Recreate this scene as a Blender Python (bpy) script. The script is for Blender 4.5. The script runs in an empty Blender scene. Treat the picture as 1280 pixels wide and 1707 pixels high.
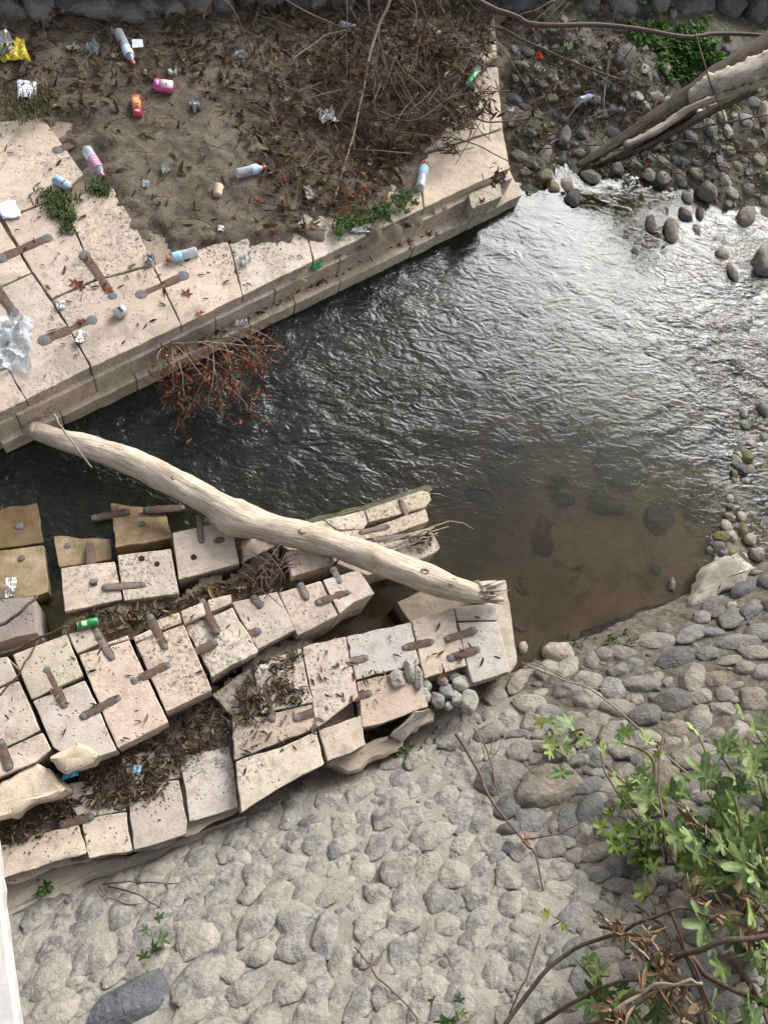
import bpy, bmesh, math, random
import numpy as np
from mathutils import Vector, Matrix, Euler, noise

random.seed(7)
RNG = np.random.default_rng(7)
scene = bpy.context.scene
COL = scene.collection

# ------------------------------------------------------------------ camera
F = 1280.0
CAM_H = 4.6
R = np.array([[0.97608080, -0.08536779, -0.19994652],
              [0.0, 0.91968305, -0.39266155],
              [0.21740808, 0.38326940, 0.89768496]])
cam_data = bpy.data.cameras.new('camera')
cam = bpy.data.objects.new('camera', cam_data)
COL.objects.link(cam)
cam_data.sensor_fit = 'HORIZONTAL'
cam_data.sensor_width = 36.0
cam_data.lens = 36.0
cam_data.clip_start = 0.05
cam_data.clip_end = 500
cam.matrix_world = Matrix(((R[0][0], R[0][1], R[0][2], 0), (R[1][0], R[1][1], R[1][2], 0),
                           (R[2][0], R[2][1], R[2][2], CAM_H), (0, 0, 0, 1)))
scene.camera = cam

# ------------------------------------------------------------------ sky, sun, exposure
SUN_EL, SUN_AZ = 33.0, 33.0            # degrees; azimuth clockwise from +y
world = bpy.data.worlds.new('World')
scene.world = world
world.use_nodes = True
wn = world.node_tree.nodes
wn.clear()
w_out = wn.new('ShaderNodeOutputWorld')
w_bg = wn.new('ShaderNodeBackground')
w_sky = wn.new('ShaderNodeTexSky')
w_sky.sky_type = 'NISHITA'
w_sky.sun_disc = False
w_sky.sun_elevation = math.radians(SUN_EL)
w_sky.sun_rotation = math.radians(SUN_AZ)
w_sky.air_density = 0.8
w_sky.dust_density = 4.0
w_sky.ozone_density = 0.6
w_bg.inputs['Strength'].default_value = 0.125
w_hs = wn.new('ShaderNodeHueSaturation')          # thin cloud takes most of the blue out
w_hs.inputs['Saturation'].default_value = 0.5
world.node_tree.links.new(w_sky.outputs[0], w_hs.inputs['Color'])
world.node_tree.links.new(w_hs.outputs[0], w_bg.inputs[0])
world.node_tree.links.new(w_bg.outputs[0], w_out.inputs[0])
sun_data = bpy.data.lights.new('sun', 'SUN')
sun_data.energy = 1.5
sun_data.angle = math.radians(32)
sun_data.color = (0.89, 0.95, 1.0)
sun = bpy.data.objects.new('sun', sun_data)
COL.objects.link(sun)
sd = Vector((math.cos(math.radians(SUN_EL)) * math.sin(math.radians(SUN_AZ)),
             math.cos(math.radians(SUN_EL)) * math.cos(math.radians(SUN_AZ)), math.sin(math.radians(SUN_EL))))
sun.rotation_euler = sd.to_track_quat('Z', 'Y').to_euler()
sun.location = sd * 30
scene.view_settings.view_transform = 'Standard'
scene.view_settings.look = 'None'
scene.view_settings.gamma = 1.0
scene.view_settings.use_curve_mapping = False
scene.view_settings.exposure = 1.08
scene.cycles.use_denoising = True
scene.cycles.max_bounces = 4
scene.cycles.diffuse_bounces = 2
scene.cycles.adaptive_threshold = 0.04
scene.cycles.transparent_max_bounces = 16
scene.cycles.caustics_reflective = False
scene.cycles.caustics_refractive = False


# ------------------------------------------------------------------ maths helpers
def ray(px, py):
    return R @ np.array([(px - 640) / F, -(py - 853.5) / F, -1.0])


def P(px, py, z):
    """world point at height z that stands where the survey picture shows (px, py)"""
    d = ray(px, py)
    t = (z - CAM_H) / d[2]
    return np.array([d[0] * t, d[1] * t, z])


def proj(X, Y, Z):
    v = np.stack([np.asarray(X, float), np.asarray(Y, float), np.asarray(Z, float) - CAM_H], -1)
    c = v @ R
    return 640 + F * c[..., 0] / -c[..., 2], 853.5 - F * c[..., 1] / -c[..., 2]


def ppm(px, py, z):
    """pixels per metre across the view there"""
    d = ray(px, py)
    return F / ((z - CAM_H) / d[2])


def in_poly(px, py, poly):
    px = np.asarray(px, float)
    py = np.asarray(py, float)
    r = np.zeros(px.shape, bool)
    n = len(poly)
    for i in range(n):
        x0, y0 = poly[i]
        x1, y1 = poly[(i + 1) % n]
        if y0 == y1:
            continue
        c = ((y0 > py) != (y1 > py)) & (px < (x1 - x0) * (py - y0) / (y1 - y0) + x0)
        r ^= c
    return r


def poly_dist(px, py, poly):
    """signed distance, positive inside"""
    px = np.asarray(px, float)
    py = np.asarray(py, float)
    best = np.full(px.shape, 1e9)
    n = len(poly)
    for i in range(n):
        x0, y0 = poly[i]
        x1, y1 = poly[(i + 1) % n]
        dx, dy = x1 - x0, y1 - y0
        t = np.clip(((px - x0) * dx + (py - y0) * dy) / (dx * dx + dy * dy + 1e-9), 0, 1)
        best = np.minimum(best, np.hypot(px - x0 - t * dx, py - y0 - t * dy))
    return np.where(in_poly(px, py, poly), best, -best)


def nz(x, y, z=0.0, s=1.0):
    return noise.noise(Vector((x * s, y * s, z)))


_PERM = np.random.default_rng(3).permutation(256)
_PERM = np.concatenate([_PERM, _PERM, _PERM])
_GRAD = np.random.default_rng(4).normal(size=(256, 3))
_GRAD /= np.linalg.norm(_GRAD, axis=1)[:, None]


def pnoise(x, y, z):
    """vectorised gradient noise, about -1..1"""
    xi, yi, zi = np.floor(x).astype(int), np.floor(y).astype(int), int(math.floor(z))
    xf, yf, zf = x - xi, y - yi, z - zi
    u, v, w = (f * f * f * (f * (f * 6 - 15) + 10) for f in (xf, yf, zf))
    out = 0.0
    for dx in (0, 1):
        for dy in (0, 1):
            for dz in (0, 1):
                g_ = _GRAD[_PERM[_PERM[_PERM[(xi + dx) & 255] + ((yi + dy) & 255)] + ((zi + dz) & 255)]]
                d_ = g_[..., 0] * (xf - dx) + g_[..., 1] * (yf - dy) + g_[..., 2] * (zf - dz)
                out = out + d_ * (u if dx else 1 - u) * (v if dy else 1 - v) * (w if dz else 1 - w)
    return out * 1.5


def nzv(X, Y, s=1.0, off=0.0, octv=1):
    out = np.zeros(X.shape)
    a, sc = 1.0, s
    for k in range(octv):
        out += a * pnoise(X * sc + off, Y * sc - off, off + k * 3.7)
        a *= 0.5
        sc *= 2.1
    return out


def catmull(pts, n):
    pts = [np.asarray(p, float) for p in pts]
    q = [2 * pts[0] - pts[1]] + pts + [2 * pts[-1] - pts[-2]]
    segs = len(pts) - 1
    out = []
    for i in range(n + 1):
        u = i / n * segs
        k = min(int(u), segs - 1)
        t = u - k
        a, b, c, d = q[k], q[k + 1], q[k + 2], q[k + 3]
        out.append(0.5 * ((2 * b) + (c - a) * t + (2 * a - 5 * b + 4 * c - d) * t * t + (3 * b - a - 3 * c + d) * t ** 3))
    return np.array(out)


# ------------------------------------------------------------------ object helpers
WLOC = {}


def put(name, me, mat=None, parent=None, loc=(0, 0, 0), rot=None, scale=None, color=None):
    o = bpy.data.objects.new(name, me)
    COL.objects.link(o)
    loc = np.asarray(loc, float)
    WLOC[o.name] = loc
    if parent is not None:
        o.parent = parent
        o.location = loc - WLOC[parent.name]
    else:
        o.location = loc
    if rot is not None:
        o.rotation_euler = rot
    if scale is not None:
        o.scale = scale
    if color is not None:
        o.color = (color[0], color[1], color[2], 1)
    if mat is not None and me is not None and not me.materials:
        me.materials.append(mat)
    return o


def mesh(name, verts, faces, smooth=True, uv=None, col=None, attrs=None):
    me = bpy.data.meshes.new(name)
    me.from_pydata([tuple(v) for v in verts], [], [tuple(f) for f in faces])
    if smooth:
        me.polygons.foreach_set('use_smooth', [True] * len(me.polygons))
    if uv is not None:
        lay = me.uv_layers.new(name='UVMap')
        idx = np.zeros(len(me.loops), int)
        me.loops.foreach_get('vertex_index', idx)
        lay.data.foreach_set('uv', np.asarray(uv, float)[idx].ravel())
    if col is not None:
        a = me.color_attributes.new('Col', 'FLOAT_COLOR', 'POINT')
        c = np.ones((len(verts), 4))
        c[:, :3] = col
        a.data.foreach_set('color', c.ravel())
    if attrs:
        for k, v in attrs.items():
            a = me.attributes.new(k, 'FLOAT', 'POINT')
            a.data.foreach_set('value', np.asarray(v, float).ravel())
    me.update()
    return me


def tag(o, label, cat, group=None):
    o['kind'] = 'thing'
    o['label'] = label
    o['category'] = cat
    if group:
        o['group'] = group
    return o


def empty(name, loc, label=None, cat=None, group=None):
    o = put(name, None, loc=loc)
    o.empty_display_size = 0.1
    if label:
        tag(o, label, cat, group)
    return o


def local(verts):
    v = np.asarray(verts, float)
    c = (v.min(0) + v.max(0)) / 2
    return v - c, c


def put_world(name, verts, faces, mat, parent=None, smooth=True, color=None, **kw):
    """a mesh given in world coordinates, with its origin moved to its middle"""
    v, c = local(verts)
    return put(name, mesh(name, v, faces, smooth, **kw), mat, parent, c, color=color)


# ------------------------------------------------------------------ materials
class NT:
    def __init__(self, name):
        self.m = bpy.data.materials.new(name)
        self.m.use_nodes = True
        self.t = self.m.node_tree
        self.t.nodes.clear()
        self.out = self.t.nodes.new('ShaderNodeOutputMaterial')

    def n(self, kind, **kw):
        o = self.t.nodes.new('ShaderNode' + kind)
        for k, v in kw.items():
            if k in ('op', ):
                o.operation = v
            elif k == 'blend':
                o.blend_type = v
            elif k.startswith('i_'):
                key = k[2:]
                key = int(key) if key.isdigit() else key.replace('_', ' ')
                if hasattr(v, 'is_linked') or isinstance(v, bpy.types.NodeSocket):
                    self.t.links.new(v, o.inputs[key])
                else:
                    o.inputs[key].default_value = v
            else:
                setattr(o, k, v)
        return o

    def math(self, op, a, b=0.0, clamp=False):
        o = self.n('Math', op=op)
        o.use_clamp = clamp
        for i, v in enumerate((a, b)):
            if isinstance(v, bpy.types.NodeSocket):
                self.t.links.new(v, o.inputs[i])
            else:
                o.inputs[i].default_value = v
        return o.outputs[0]

    def mix(self, fac, a, b, blend='MIX'):
        o = self.n('MixRGB', blend=blend)
        for i, v in enumerate((fac, a, b)):
            if isinstance(v, bpy.types.NodeSocket):
                self.t.links.new(v, o.inputs[i])
            else:
                o.inputs[i].default_value = v if i == 0 else (v[0], v[1], v[2], 1)
        return o.outputs[0]

    def noise(self, scale, detail=4, rough=0.55, distort=0.0, vec=None):
        o = self.n('TexNoise')
        o.inputs['Scale'].default_value = scale
        o.inputs['Detail'].default_value = detail
        o.inputs['Roughness'].default_value = rough
        o.inputs['Distortion'].default_value = distort
        if vec is not None:
            self.t.links.new(vec, o.inputs['Vector'])
        return o.outputs[0]

    def ramp(self, v, lo, hi, a=0.0, b=1.0):
        o = self.n('MapRange')
        o.clamp = True
        self.t.links.new(v, o.inputs[0])
        for i, x in ((1, lo), (2, hi), (3, a), (4, b)):
            o.inputs[i].default_value = x
        return o.outputs[0]

    def pos(self):
        return self.n('NewGeometry').outputs['Position']

    def objcol(self):
        return self.n('ObjectInfo').outputs['Color']

    def objrand(self):
        return self.n('ObjectInfo').outputs['Random']

    def attr(self, name, out='Color'):
        o = self.n('Attribute')
        o.attribute_name = name
        return o.outputs[out]

    def bump(self, h, strength=0.5, dist=0.01, normal=None):
        o = self.n('Bump')
        o.inputs['Strength'].default_value = strength
        o.inputs['Distance'].default_value = dist
        self.t.links.new(h, o.inputs['Height'])
        if normal is not None:
            self.t.links.new(normal, o.inputs['Normal'])
        return o.outputs[0]

    def bsdf(self, color, rough=0.85, normal=None, spec=0.3, **kw):
        o = self.n('BsdfPrincipled')
        for k, v in (('Base Color', color), ('Roughness', rough), ('Normal', normal), ('Specular IOR Level', spec)):
            if v is None:
                continue
            if isinstance(v, bpy.types.NodeSocket):
                self.t.links.new(v, o.inputs[k])
            elif k == 'Base Color':
                o.inputs[k].default_value = (v[0], v[1], v[2], 1)
            else:
                o.inputs[k].default_value = v
        for k, v in kw.items():
            o.inputs[k.replace('_', ' ')].default_value = v
        return o.outputs[0]

    def surface(self, s):
        self.t.links.new(s, self.out.inputs['Surface'])
        return self.m


def m_travertine():
    t = NT('travertine')
    p = t.pos()
    base = t.objcol()
    big = t.noise(3.0, 4, 0.6, 0.4, p)
    mid = t.noise(16, 6, 0.65, 0.2, p)
    fine = t.noise(90, 4, 0.7, 0.0, p)
    c = t.mix(t.ramp(big, 0.3, 0.72), t.mix(1.0, base, (0.80, 0.78, 0.76), 'MULTIPLY'), base)
    c = t.mix(t.ramp(mid, 0.48, 0.74, 0, 0.62), c, (0.31, 0.235, 0.165))
    c = t.mix(t.ramp(t.noise(5.5, 5, 0.7, 0.8, p), 0.50, 0.70, 0, 0.5), c, (0.36, 0.29, 0.215))
    c = t.mix(t.ramp(fine, 0.28, 0.46, 0.32, 0.0), c, (0.19, 0.15, 0.12))
    c = t.mix(t.ramp(t.noise(2.2, 5, 0.72, 1.2, p), 0.52, 0.64, 0, 0.62), c, (0.27, 0.23, 0.185))
    # bedding streaks of the stone
    mp = t.n('Mapping')
    t.t.links.new(p, mp.inputs[0])
    mp.inputs['Scale'].default_value = (6, 45, 20)
    mp.inputs['Rotation'].default_value = (0, 0, math.radians(20))
    st = t.noise(1.0, 5, 0.6, 0.5, mp.outputs[0])
    c = t.mix(t.ramp(st, 0.56, 0.74, 0, 0.30), c, (0.44, 0.33, 0.23))
    # lichen / black weathering in patches
    pm = t.noise(1.7, 3, 0.6, 0.0, p)
    sp = t.noise(42, 5, 0.75, 0.3, p)
    lich = t.math('MULTIPLY', t.ramp(pm, 0.48, 0.62), t.ramp(sp, 0.50, 0.60))
    c = t.mix(t.math('MULTIPLY', lich, 0.8), c, (0.10, 0.10, 0.095))
    # pores
    vo = t.n('TexVoronoi', i_Scale=42.0)
    t.t.links.new(p, vo.inputs['Vector'])
    pore = t.math('MULTIPLY', t.ramp(vo.outputs['Distance'], 0.12, 0.26, 1, 0), t.ramp(t.noise(9, 3, 0.5, 0, p), 0.47, 0.62))
    c = t.mix(t.math('MULTIPLY', pore, 0.65), c, (0.12, 0.09, 0.065))
    h = t.math('SUBTRACT', t.math('ADD', t.math('MULTIPLY', mid, 0.6), t.math('MULTIPLY', fine, 0.35)), t.math('MULTIPLY', pore, 0.8))
    return t.surface(t.bsdf(c, 0.9, t.bump(h, 0.8, 0.010), 0.2))


def m_wetstone():
    t = NT('wet_travertine')
    p = t.pos()
    base = t.objcol()
    c = t.mix(t.ramp(t.noise(7, 6, 0.65, 0.6, p), 0.38, 0.68), t.mix(1, base, (0.55, 0.5, 0.42), 'MULTIPLY'), base)
    c = t.mix(t.ramp(t.noise(4, 4, 0.6, 0.3, p), 0.52, 0.7, 0, 0.7), c, (0.085, 0.085, 0.025))
    c = t.mix(t.ramp(t.noise(70, 4, 0.7, 0, p), 0.30, 0.48, 0.4, 0), c, (0.05, 0.035, 0.02))
    return t.surface(t.bsdf(c, 0.45, t.bump(t.noise(40, 6, 0.7, 0, p), 0.5, 0.008), 0.4))


def m_rock(name, mortar=0.0, rough=0.85):
    t = NT(name)
    tc = t.n('TexCoord').outputs['Object']
    p = t.pos()
    base = t.objcol()
    c = t.mix(t.ramp(t.noise(14, 5, 0.65, 0.6, p), 0.35, 0.7), t.mix(1, base, (0.62, 0.62, 0.63), 'MULTIPLY'), base)
    mp = t.n('Mapping')
    t.t.links.new(tc, mp.inputs[0])
    mp.inputs['Scale'].default_value = (1.2, 7, 4)
    c = t.mix(t.ramp(t.noise(1.6, 5, 0.6, 0.8, mp.outputs[0]), 0.55, 0.72, 0, 0.55), c, t.mix(1, base, (1.45, 1.35, 1.22), 'MULTIPLY'))
    c = t.mix(t.ramp(t.noise(75, 4, 0.7, 0, p), 0.28, 0.48, 0.5, 0), c, (0.05, 0.048, 0.045))
    if mortar:
        mo = t.noise(11, 6, 0.7, 0.5, p)
        c = t.mix(t.ramp(mo, 0.62 - mortar * 0.25, 0.70 - mortar * 0.2, 0, 0.85), c, (0.315, 0.285, 0.24))
    h = t.math('ADD', t.noise(24, 5, 0.7, 0.3, p), t.math('MULTIPLY', t.noise(8, 2, 0.6, 0.5, p), 1.3))
    return t.surface(t.bsdf(c, rough, t.bump(h, 1.0, 0.022), 0.3))


def m_mortar():
    t = NT('mortar_and_soil')
    p = t.pos()
    c = t.mix(t.ramp(t.noise(6, 6, 0.65, 0.5, p), 0.3, 0.7), (0.235, 0.21, 0.175), (0.365, 0.33, 0.28))
    c = t.mix(t.ramp(t.noise(60, 5, 0.7, 0, p), 0.28, 0.5, 0.5, 0), c, (0.13, 0.11, 0.09))
    soil = t.mix(t.ramp(t.noise(22, 6, 0.7, 0.4, p), 0.35, 0.65), (0.065, 0.055, 0.042), (0.19, 0.165, 0.13))
    c = t.mix(t.attr('soil', 'Fac'), c, soil)
    return t.surface(t.bsdf(c, 0.95, t.bump(t.noise(30, 8, 0.75, 0.4, p), 0.8, 0.02), 0.15))


def m_soil():
    t = NT('soil')
    p = t.pos()
    c = t.mix(t.ramp(t.noise(5, 6, 0.7, 0.6, p), 0.35, 0.65), (0.105, 0.084, 0.062), (0.26, 0.212, 0.16))
    c = t.mix(t.ramp(t.noise(2.1, 3, 0.6, 0.2, p), 0.50, 0.64, 0, 0.7), c, (0.30, 0.25, 0.19))
    c = t.mix(t.ramp(t.noise(60, 5, 0.75, 0.2, p), 0.32, 0.52, 0.6, 0), c, (0.035, 0.027, 0.020))
    h = t.math('ADD', t.noise(45, 8, 0.75, 0.3, p), t.noise(130, 4, 0.7, 0, p))
    return t.surface(t.bsdf(c, 0.95, t.bump(h, 0.9, 0.02), 0.15))


def m_bed():
    t = NT('riverbed_silt')
    p = t.pos()
    silt = t.mix(t.ramp(t.noise(2.5, 5, 0.6, 0.6, p), 0.35, 0.68), (0.27, 0.17, 0.072), (0.47, 0.32, 0.15))
    silt = t.mix(t.ramp(t.noise(3.3, 5, 0.6, 1.0, p), 0.60, 0.70, 0, 0.8), silt, (0.055, 0.06, 0.02))
    silt = t.mix(t.ramp(t.noise(55, 4, 0.7, 0.2, p), 0.33, 0.47, 0.4, 0), silt, (0.04, 0.03, 0.02))
    dry = t.mix(t.ramp(t.noise(18, 5, 0.7, 0.3, p), 0.35, 0.65), (0.06, 0.05, 0.037), (0.20, 0.175, 0.135))
    dry = t.mix(t.ramp(t.noise(3, 4, 0.6, 0.3, p), 0.5, 0.6, 0, .7), dry, (0.075, 0.085, 0.03))
    al = t.mix(t.ramp(t.noise(6, 5, 0.65, 0.8, p), 0.36, 0.62), (0.09, 0.095, 0.02), (0.38, 0.38, 0.07))
    silt = t.mix(t.attr('algae', 'Fac'), silt, al)
    c = t.mix(t.attr('dry', 'Fac'), silt, dry)
    return t.surface(t.bsdf(c, 0.9, t.bump(t.noise(30, 8, 0.75, 0.3, p), 0.7, 0.02), 0.2))


def m_water():
    t = NT('stream_water')
    p = t.pos()
    a = t.attr('amp', 'Fac')
    dep = t.attr('depth', 'Fac')
    mp = t.n('Mapping')
    t.t.links.new(p, mp.inputs[0])
    mp.inputs['Rotation'].default_value = (0, 0, math.radians(-28))
    mp.inputs['Scale'].default_value = (1.0, 1.9, 1.0)
    h1 = t.noise(5.5, 3, 0.5, 2.0, mp.outputs[0])
    h2 = t.noise(17, 3, 0.5, 1.4, mp.outputs[0])
    h3 = t.noise(60, 2, 0.5, 0.4, p)
    h = t.math('ADD', t.math('ADD', t.math('MULTIPLY', h1, 1.0), t.math('MULTIPLY', h2, 0.26)), t.math('MULTIPLY', h3, 0.035))
    h = t.math('MULTIPLY', h, a)
    nrm = t.bump(h, 1.0, 0.020)
    fr = t.n('Fresnel', i_IOR=1.385)
    t.t.links.new(nrm, fr.inputs['Normal'])
    # light lost on its way down and back: exp(-k * depth) for each colour
    cc = t.n('CombineColor')
    for i, k in enumerate((-1.9, -2.0, -2.7)):
        e = t.math('POWER', 2.718, t.math('MULTIPLY', dep, k))
        t.t.links.new(t.math('MULTIPLY', e, (0.96, 0.95, 0.90)[i]), cc.inputs[i])
    tr = t.n('BsdfTransparent')
    t.t.links.new(cc.outputs[0], tr.inputs[0])
    di = t.n('BsdfDiffuse')
    di.inputs[0].default_value = (0.020, 0.023, 0.020, 1)
    t.t.links.new(nrm, di.inputs['Normal'])
    body = t.n('MixShader')
    t.t.links.new(t.math('SUBTRACT', 1.0, t.math('POWER', 2.718, t.math('MULTIPLY', dep, -1.25))), body.inputs[0])
    t.t.links.new(tr.outputs[0], body.inputs[1])
    t.t.links.new(di.outputs[0], body.inputs[2])
    gl = t.n('BsdfGlossy')
    gl.inputs['Roughness'].default_value = 0.05
    t.t.links.new(nrm, gl.inputs['Normal'])
    mx = t.n('MixShader')
    t.t.links.new(fr.outputs[0], mx.inputs[0])
    t.t.links.new(body.outputs[0], mx.inputs[1])
    t.t.links.new(gl.outputs[0], mx.inputs[2])
    return t.surface(mx.outputs[0])


def m_wood(name, a, b, crack):
    t = NT(name)
    uv = t.n('UVMap').outputs[0]
    mp = t.n('Mapping')
    t.t.links.new(uv, mp.inputs[0])
    mp.inputs['Scale'].default_value = (26, 5, 1)
    p = t.pos()
    st = t.noise(1.0, 7, 0.7, 0.35, mp.outputs[0])
    c = t.mix(t.ramp(st, 0.34, 0.66), a, b)
    c = t.mix(t.ramp(t.noise(5, 5, 0.6, 0.3, p), 0.52, 0.72, 0, 0.6), c, crack)
    mp2 = t.n('Mapping')
    t.t.links.new(uv, mp2.inputs[0])
    mp2.inputs['Scale'].default_value = (60, 9, 1)
    st2 = t.noise(1.0, 5, 0.7, 0.5, mp2.outputs[0])
    c = t.mix(t.ramp(st2, 0.32, 0.46, 0.8, 0), c, tuple(x * 0.35 for x in crack))
    h = t.math('ADD', st, t.math('MULTIPLY', st2, 0.8))
    return t.surface(t.bsdf(c, 0.85, t.bump(h, 0.7, 0.012), 0.25))


def m_plain(name, col, rough=0.6, spec=0.4, scale=40, var=0.3, **kw):
    t = NT(name)
    p = t.pos()
    c = t.mix(t.ramp(t.noise(scale, 5, 0.65, 0.3, p), 0.3, 0.7), tuple(x * (1 - var) for x in col), col)
    return t.surface(t.bsdf(c, rough, t.bump(t.noise(scale * 2, 4, 0.6, 0, p), 0.3, 0.004), spec, **kw))


def m_objcol(name, rough=0.5, spec=0.4, trans=0.0, var=0.25, scale=30):
    t = NT(name)
    p = t.pos()
    base = t.objcol()
    c = t.mix(t.ramp(t.noise(scale, 5, 0.65, 0.3, p), 0.3, 0.7), t.mix(1, base, (1 - var,) * 3, 'MULTIPLY'), base)
    s = t.bsdf(c, rough, t.bump(t.noise(scale * 1.5, 3, 0.6, 0, p), 0.25, 0.004), spec)
    return t.surface(s)


def m_leafcol(name, attr=True, transl=0.25, rough=0.7, spec=0.2, veins=False):
    t = NT(name)
    p = t.pos()
    base = t.attr('Col') if attr else t.objcol()
    c = t.mix(t.ramp(t.noise(45, 4, 0.6, 0.3, p), 0.3, 0.7), t.mix(1, base, (0.66, 0.66, 0.62), 'MULTIPLY'), base)
    if veins:
        vc = t.attr('vein', 'Fac')
        c = t.mix(t.math('MULTIPLY', vc, 0.55), c, t.mix(1, base, (1.9, 1.6, 1.5), 'MULTIPLY'))
    s = t.bsdf(c, rough, None, spec)
    tr = t.n('BsdfTranslucent')
    t.t.links.new(c, tr.inputs[0])
    mx = t.n('MixShader')
    mx.inputs[0].default_value = transl
    t.t.links.new(s, mx.inputs[1])
    t.t.links.new(tr.outputs[0], mx.inputs[2])
    return t.surface(mx.outputs[0])


def m_clear(name, tint=(0.9, 0.94, 0.95), body=0.35):
    t = NT(name)
    p = t.pos()
    tr = t.n('BsdfTransparent')
    tr.inputs[0].default_value = (*tint, 1)
    s = t.bsdf((0.62, 0.66, 0.70), 0.18, t.bump(t.noise(60, 3, 0.6, 0.5, p), 0.4, 0.004), 0.8)
    lw = t.n('LayerWeight', i_Blend=0.35)
    f = t.math('ADD', t.math('MULTIPLY', lw.outputs['Facing'], 0.6), body, True)
    mx = t.n('MixShader')
    t.t.links.new(f, mx.inputs[0])
    t.t.links.new(tr.outputs[0], mx.inputs[1])
    t.t.links.new(s, mx.inputs[2])
    return t.surface(mx.outputs[0])


M = dict(
    trav=m_travertine(), wet=m_wetstone(), cobble=m_rock('cobble_stone', 0.72), rock=m_rock('river_rock'),
    wetrock=m_rock('submerged_rock', 0, 0.4), mortar=m_mortar(), soil=m_soil(), bed=m_bed(), water=m_water(),
    log=m_wood('driftwood', (0.42, 0.335, 0.245), (0.66, 0.565, 0.45), (0.30, 0.21, 0.13)),
    bark=m_wood('dark_bark', (0.055, 0.042, 0.03), (0.16, 0.125, 0.088), (0.03, 0.022, 0.015)),
    split=m_wood('split_wood', (0.30, 0.245, 0.185), (0.62, 0.54, 0.44), (0.15, 0.10, 0.065)),
    knot=m_plain('wood_knot', (0.27, 0.19, 0.12), 0.85, 0.2, 50, 0.6),
    slot=m_plain('slot_shade', (0.16, 0.12, 0.088), 0.95, 0.1, 60, 0.5),  # dark brown that paints in the shade of a cut slot
    rust=m_plain('rusty_iron', (0.165, 0.108, 0.078), 0.85, 0.3, 70, 0.55),
    palerust=m_plain('dusty_iron', (0.24, 0.195, 0.16), 0.85, 0.3, 70, 0.5),
    lead=m_plain('lead_plug', (0.165, 0.16, 0.15), 0.7, 0.4, 60, 0.5),
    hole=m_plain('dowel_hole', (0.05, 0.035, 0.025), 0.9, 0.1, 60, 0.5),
    dleaf=m_leafcol('dead_leaf', True, 0.15, 0.75), fig=m_leafcol('fig_leaf', False, 0.32, 0.5, 0.35, True),
    green=m_leafcol('green_blade', True, 0.3, 0.6), twig=m_plain('twig', (0.115, 0.078, 0.058), 0.85, 0.2, 60, 0.5),
    ptwig=m_plain('pale_twig', (0.34, 0.28, 0.21), 0.85, 0.2, 60, 0.4), vine=m_plain('purple_vine', (0.15, 0.098, 0.085), 0.8, 0.25, 60, 0.45),
    gstem=m_plain('green_stem', (0.20, 0.19, 0.08), 0.7, 0.25, 60, 0.3),
    paper=m_objcol('paper', 0.8, 0.2, var=0.12), plastic=m_objcol('plastic', 0.35, 0.5, var=0.15), clear=m_clear('clear_plastic'),
    film=m_clear('clear_film', (0.92, 0.94, 0.95), 0.12), tin=m_objcol('tin', 0.28, 0.7, var=0.2),
    concrete=m_plain('white_concrete', (0.60, 0.56, 0.51), 0.85, 0.2, 25, 0.35))
M['tin'].node_tree.nodes['Principled BSDF'].inputs['Metallic'].default_value = 0.45

# colours of the stones
CREAM, PINK, GREY, YEL, WET, WETL = (0.64, 0.545, 0.435), (0.61, 0.505, 0.41), (0.55, 0.50, 0.445), (0.62, 0.535, 0.41), (0.20, 0.13, 0.06), (0.36, 0.27, 0.165)


# ------------------------------------------------------------------ shape builders
def outline(pts, step=0.035, rough=0.003, seed=0, round_=0.005):
    """resampled closed outline (n,3) with worn corners and uneven edges"""
    pts = [np.asarray(p, float) for p in pts]
    n = len(pts)
    out = []
    for i in range(n):
        a, b = pts[i], pts[(i + 1) % n]
        L = np.linalg.norm(b - a)
        if L < 1e-6:
            continue
        r = min(round_, L * 0.3)
        k = max(1, int((L - 2 * r) / step))
        for j in range(k + 1):
            t = (r + (L - 2 * r) * j / k) / L
            out.append(a + (b - a) * t)
    out = np.array(out)
    ar = 0.5 * np.sum(out[:, 0] * np.roll(out[:, 1], -1) - np.roll(out[:, 0], -1) * out[:, 1])
    if ar < 0:
        out = out[::-1]
    nr = edge_normals(out)
    for i in range(len(out)):
        d = rough * (noise.noise(Vector((out[i][0] * 9, out[i][1] * 9, seed))) * 1.3 + noise.noise(Vector((out[i][0] * 40, out[i][1] * 40, seed))) * 0.9)
        out[i, :2] += nr[i] * d
    return out


def edge_normals(o):
    t = np.roll(o[:, :2], -1, 0) - np.roll(o[:, :2], 1, 0)
    t /= np.linalg.norm(t, axis=1)[:, None] + 1e-9
    return np.stack([t[:, 1], -t[:, 0]], -1)


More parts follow.
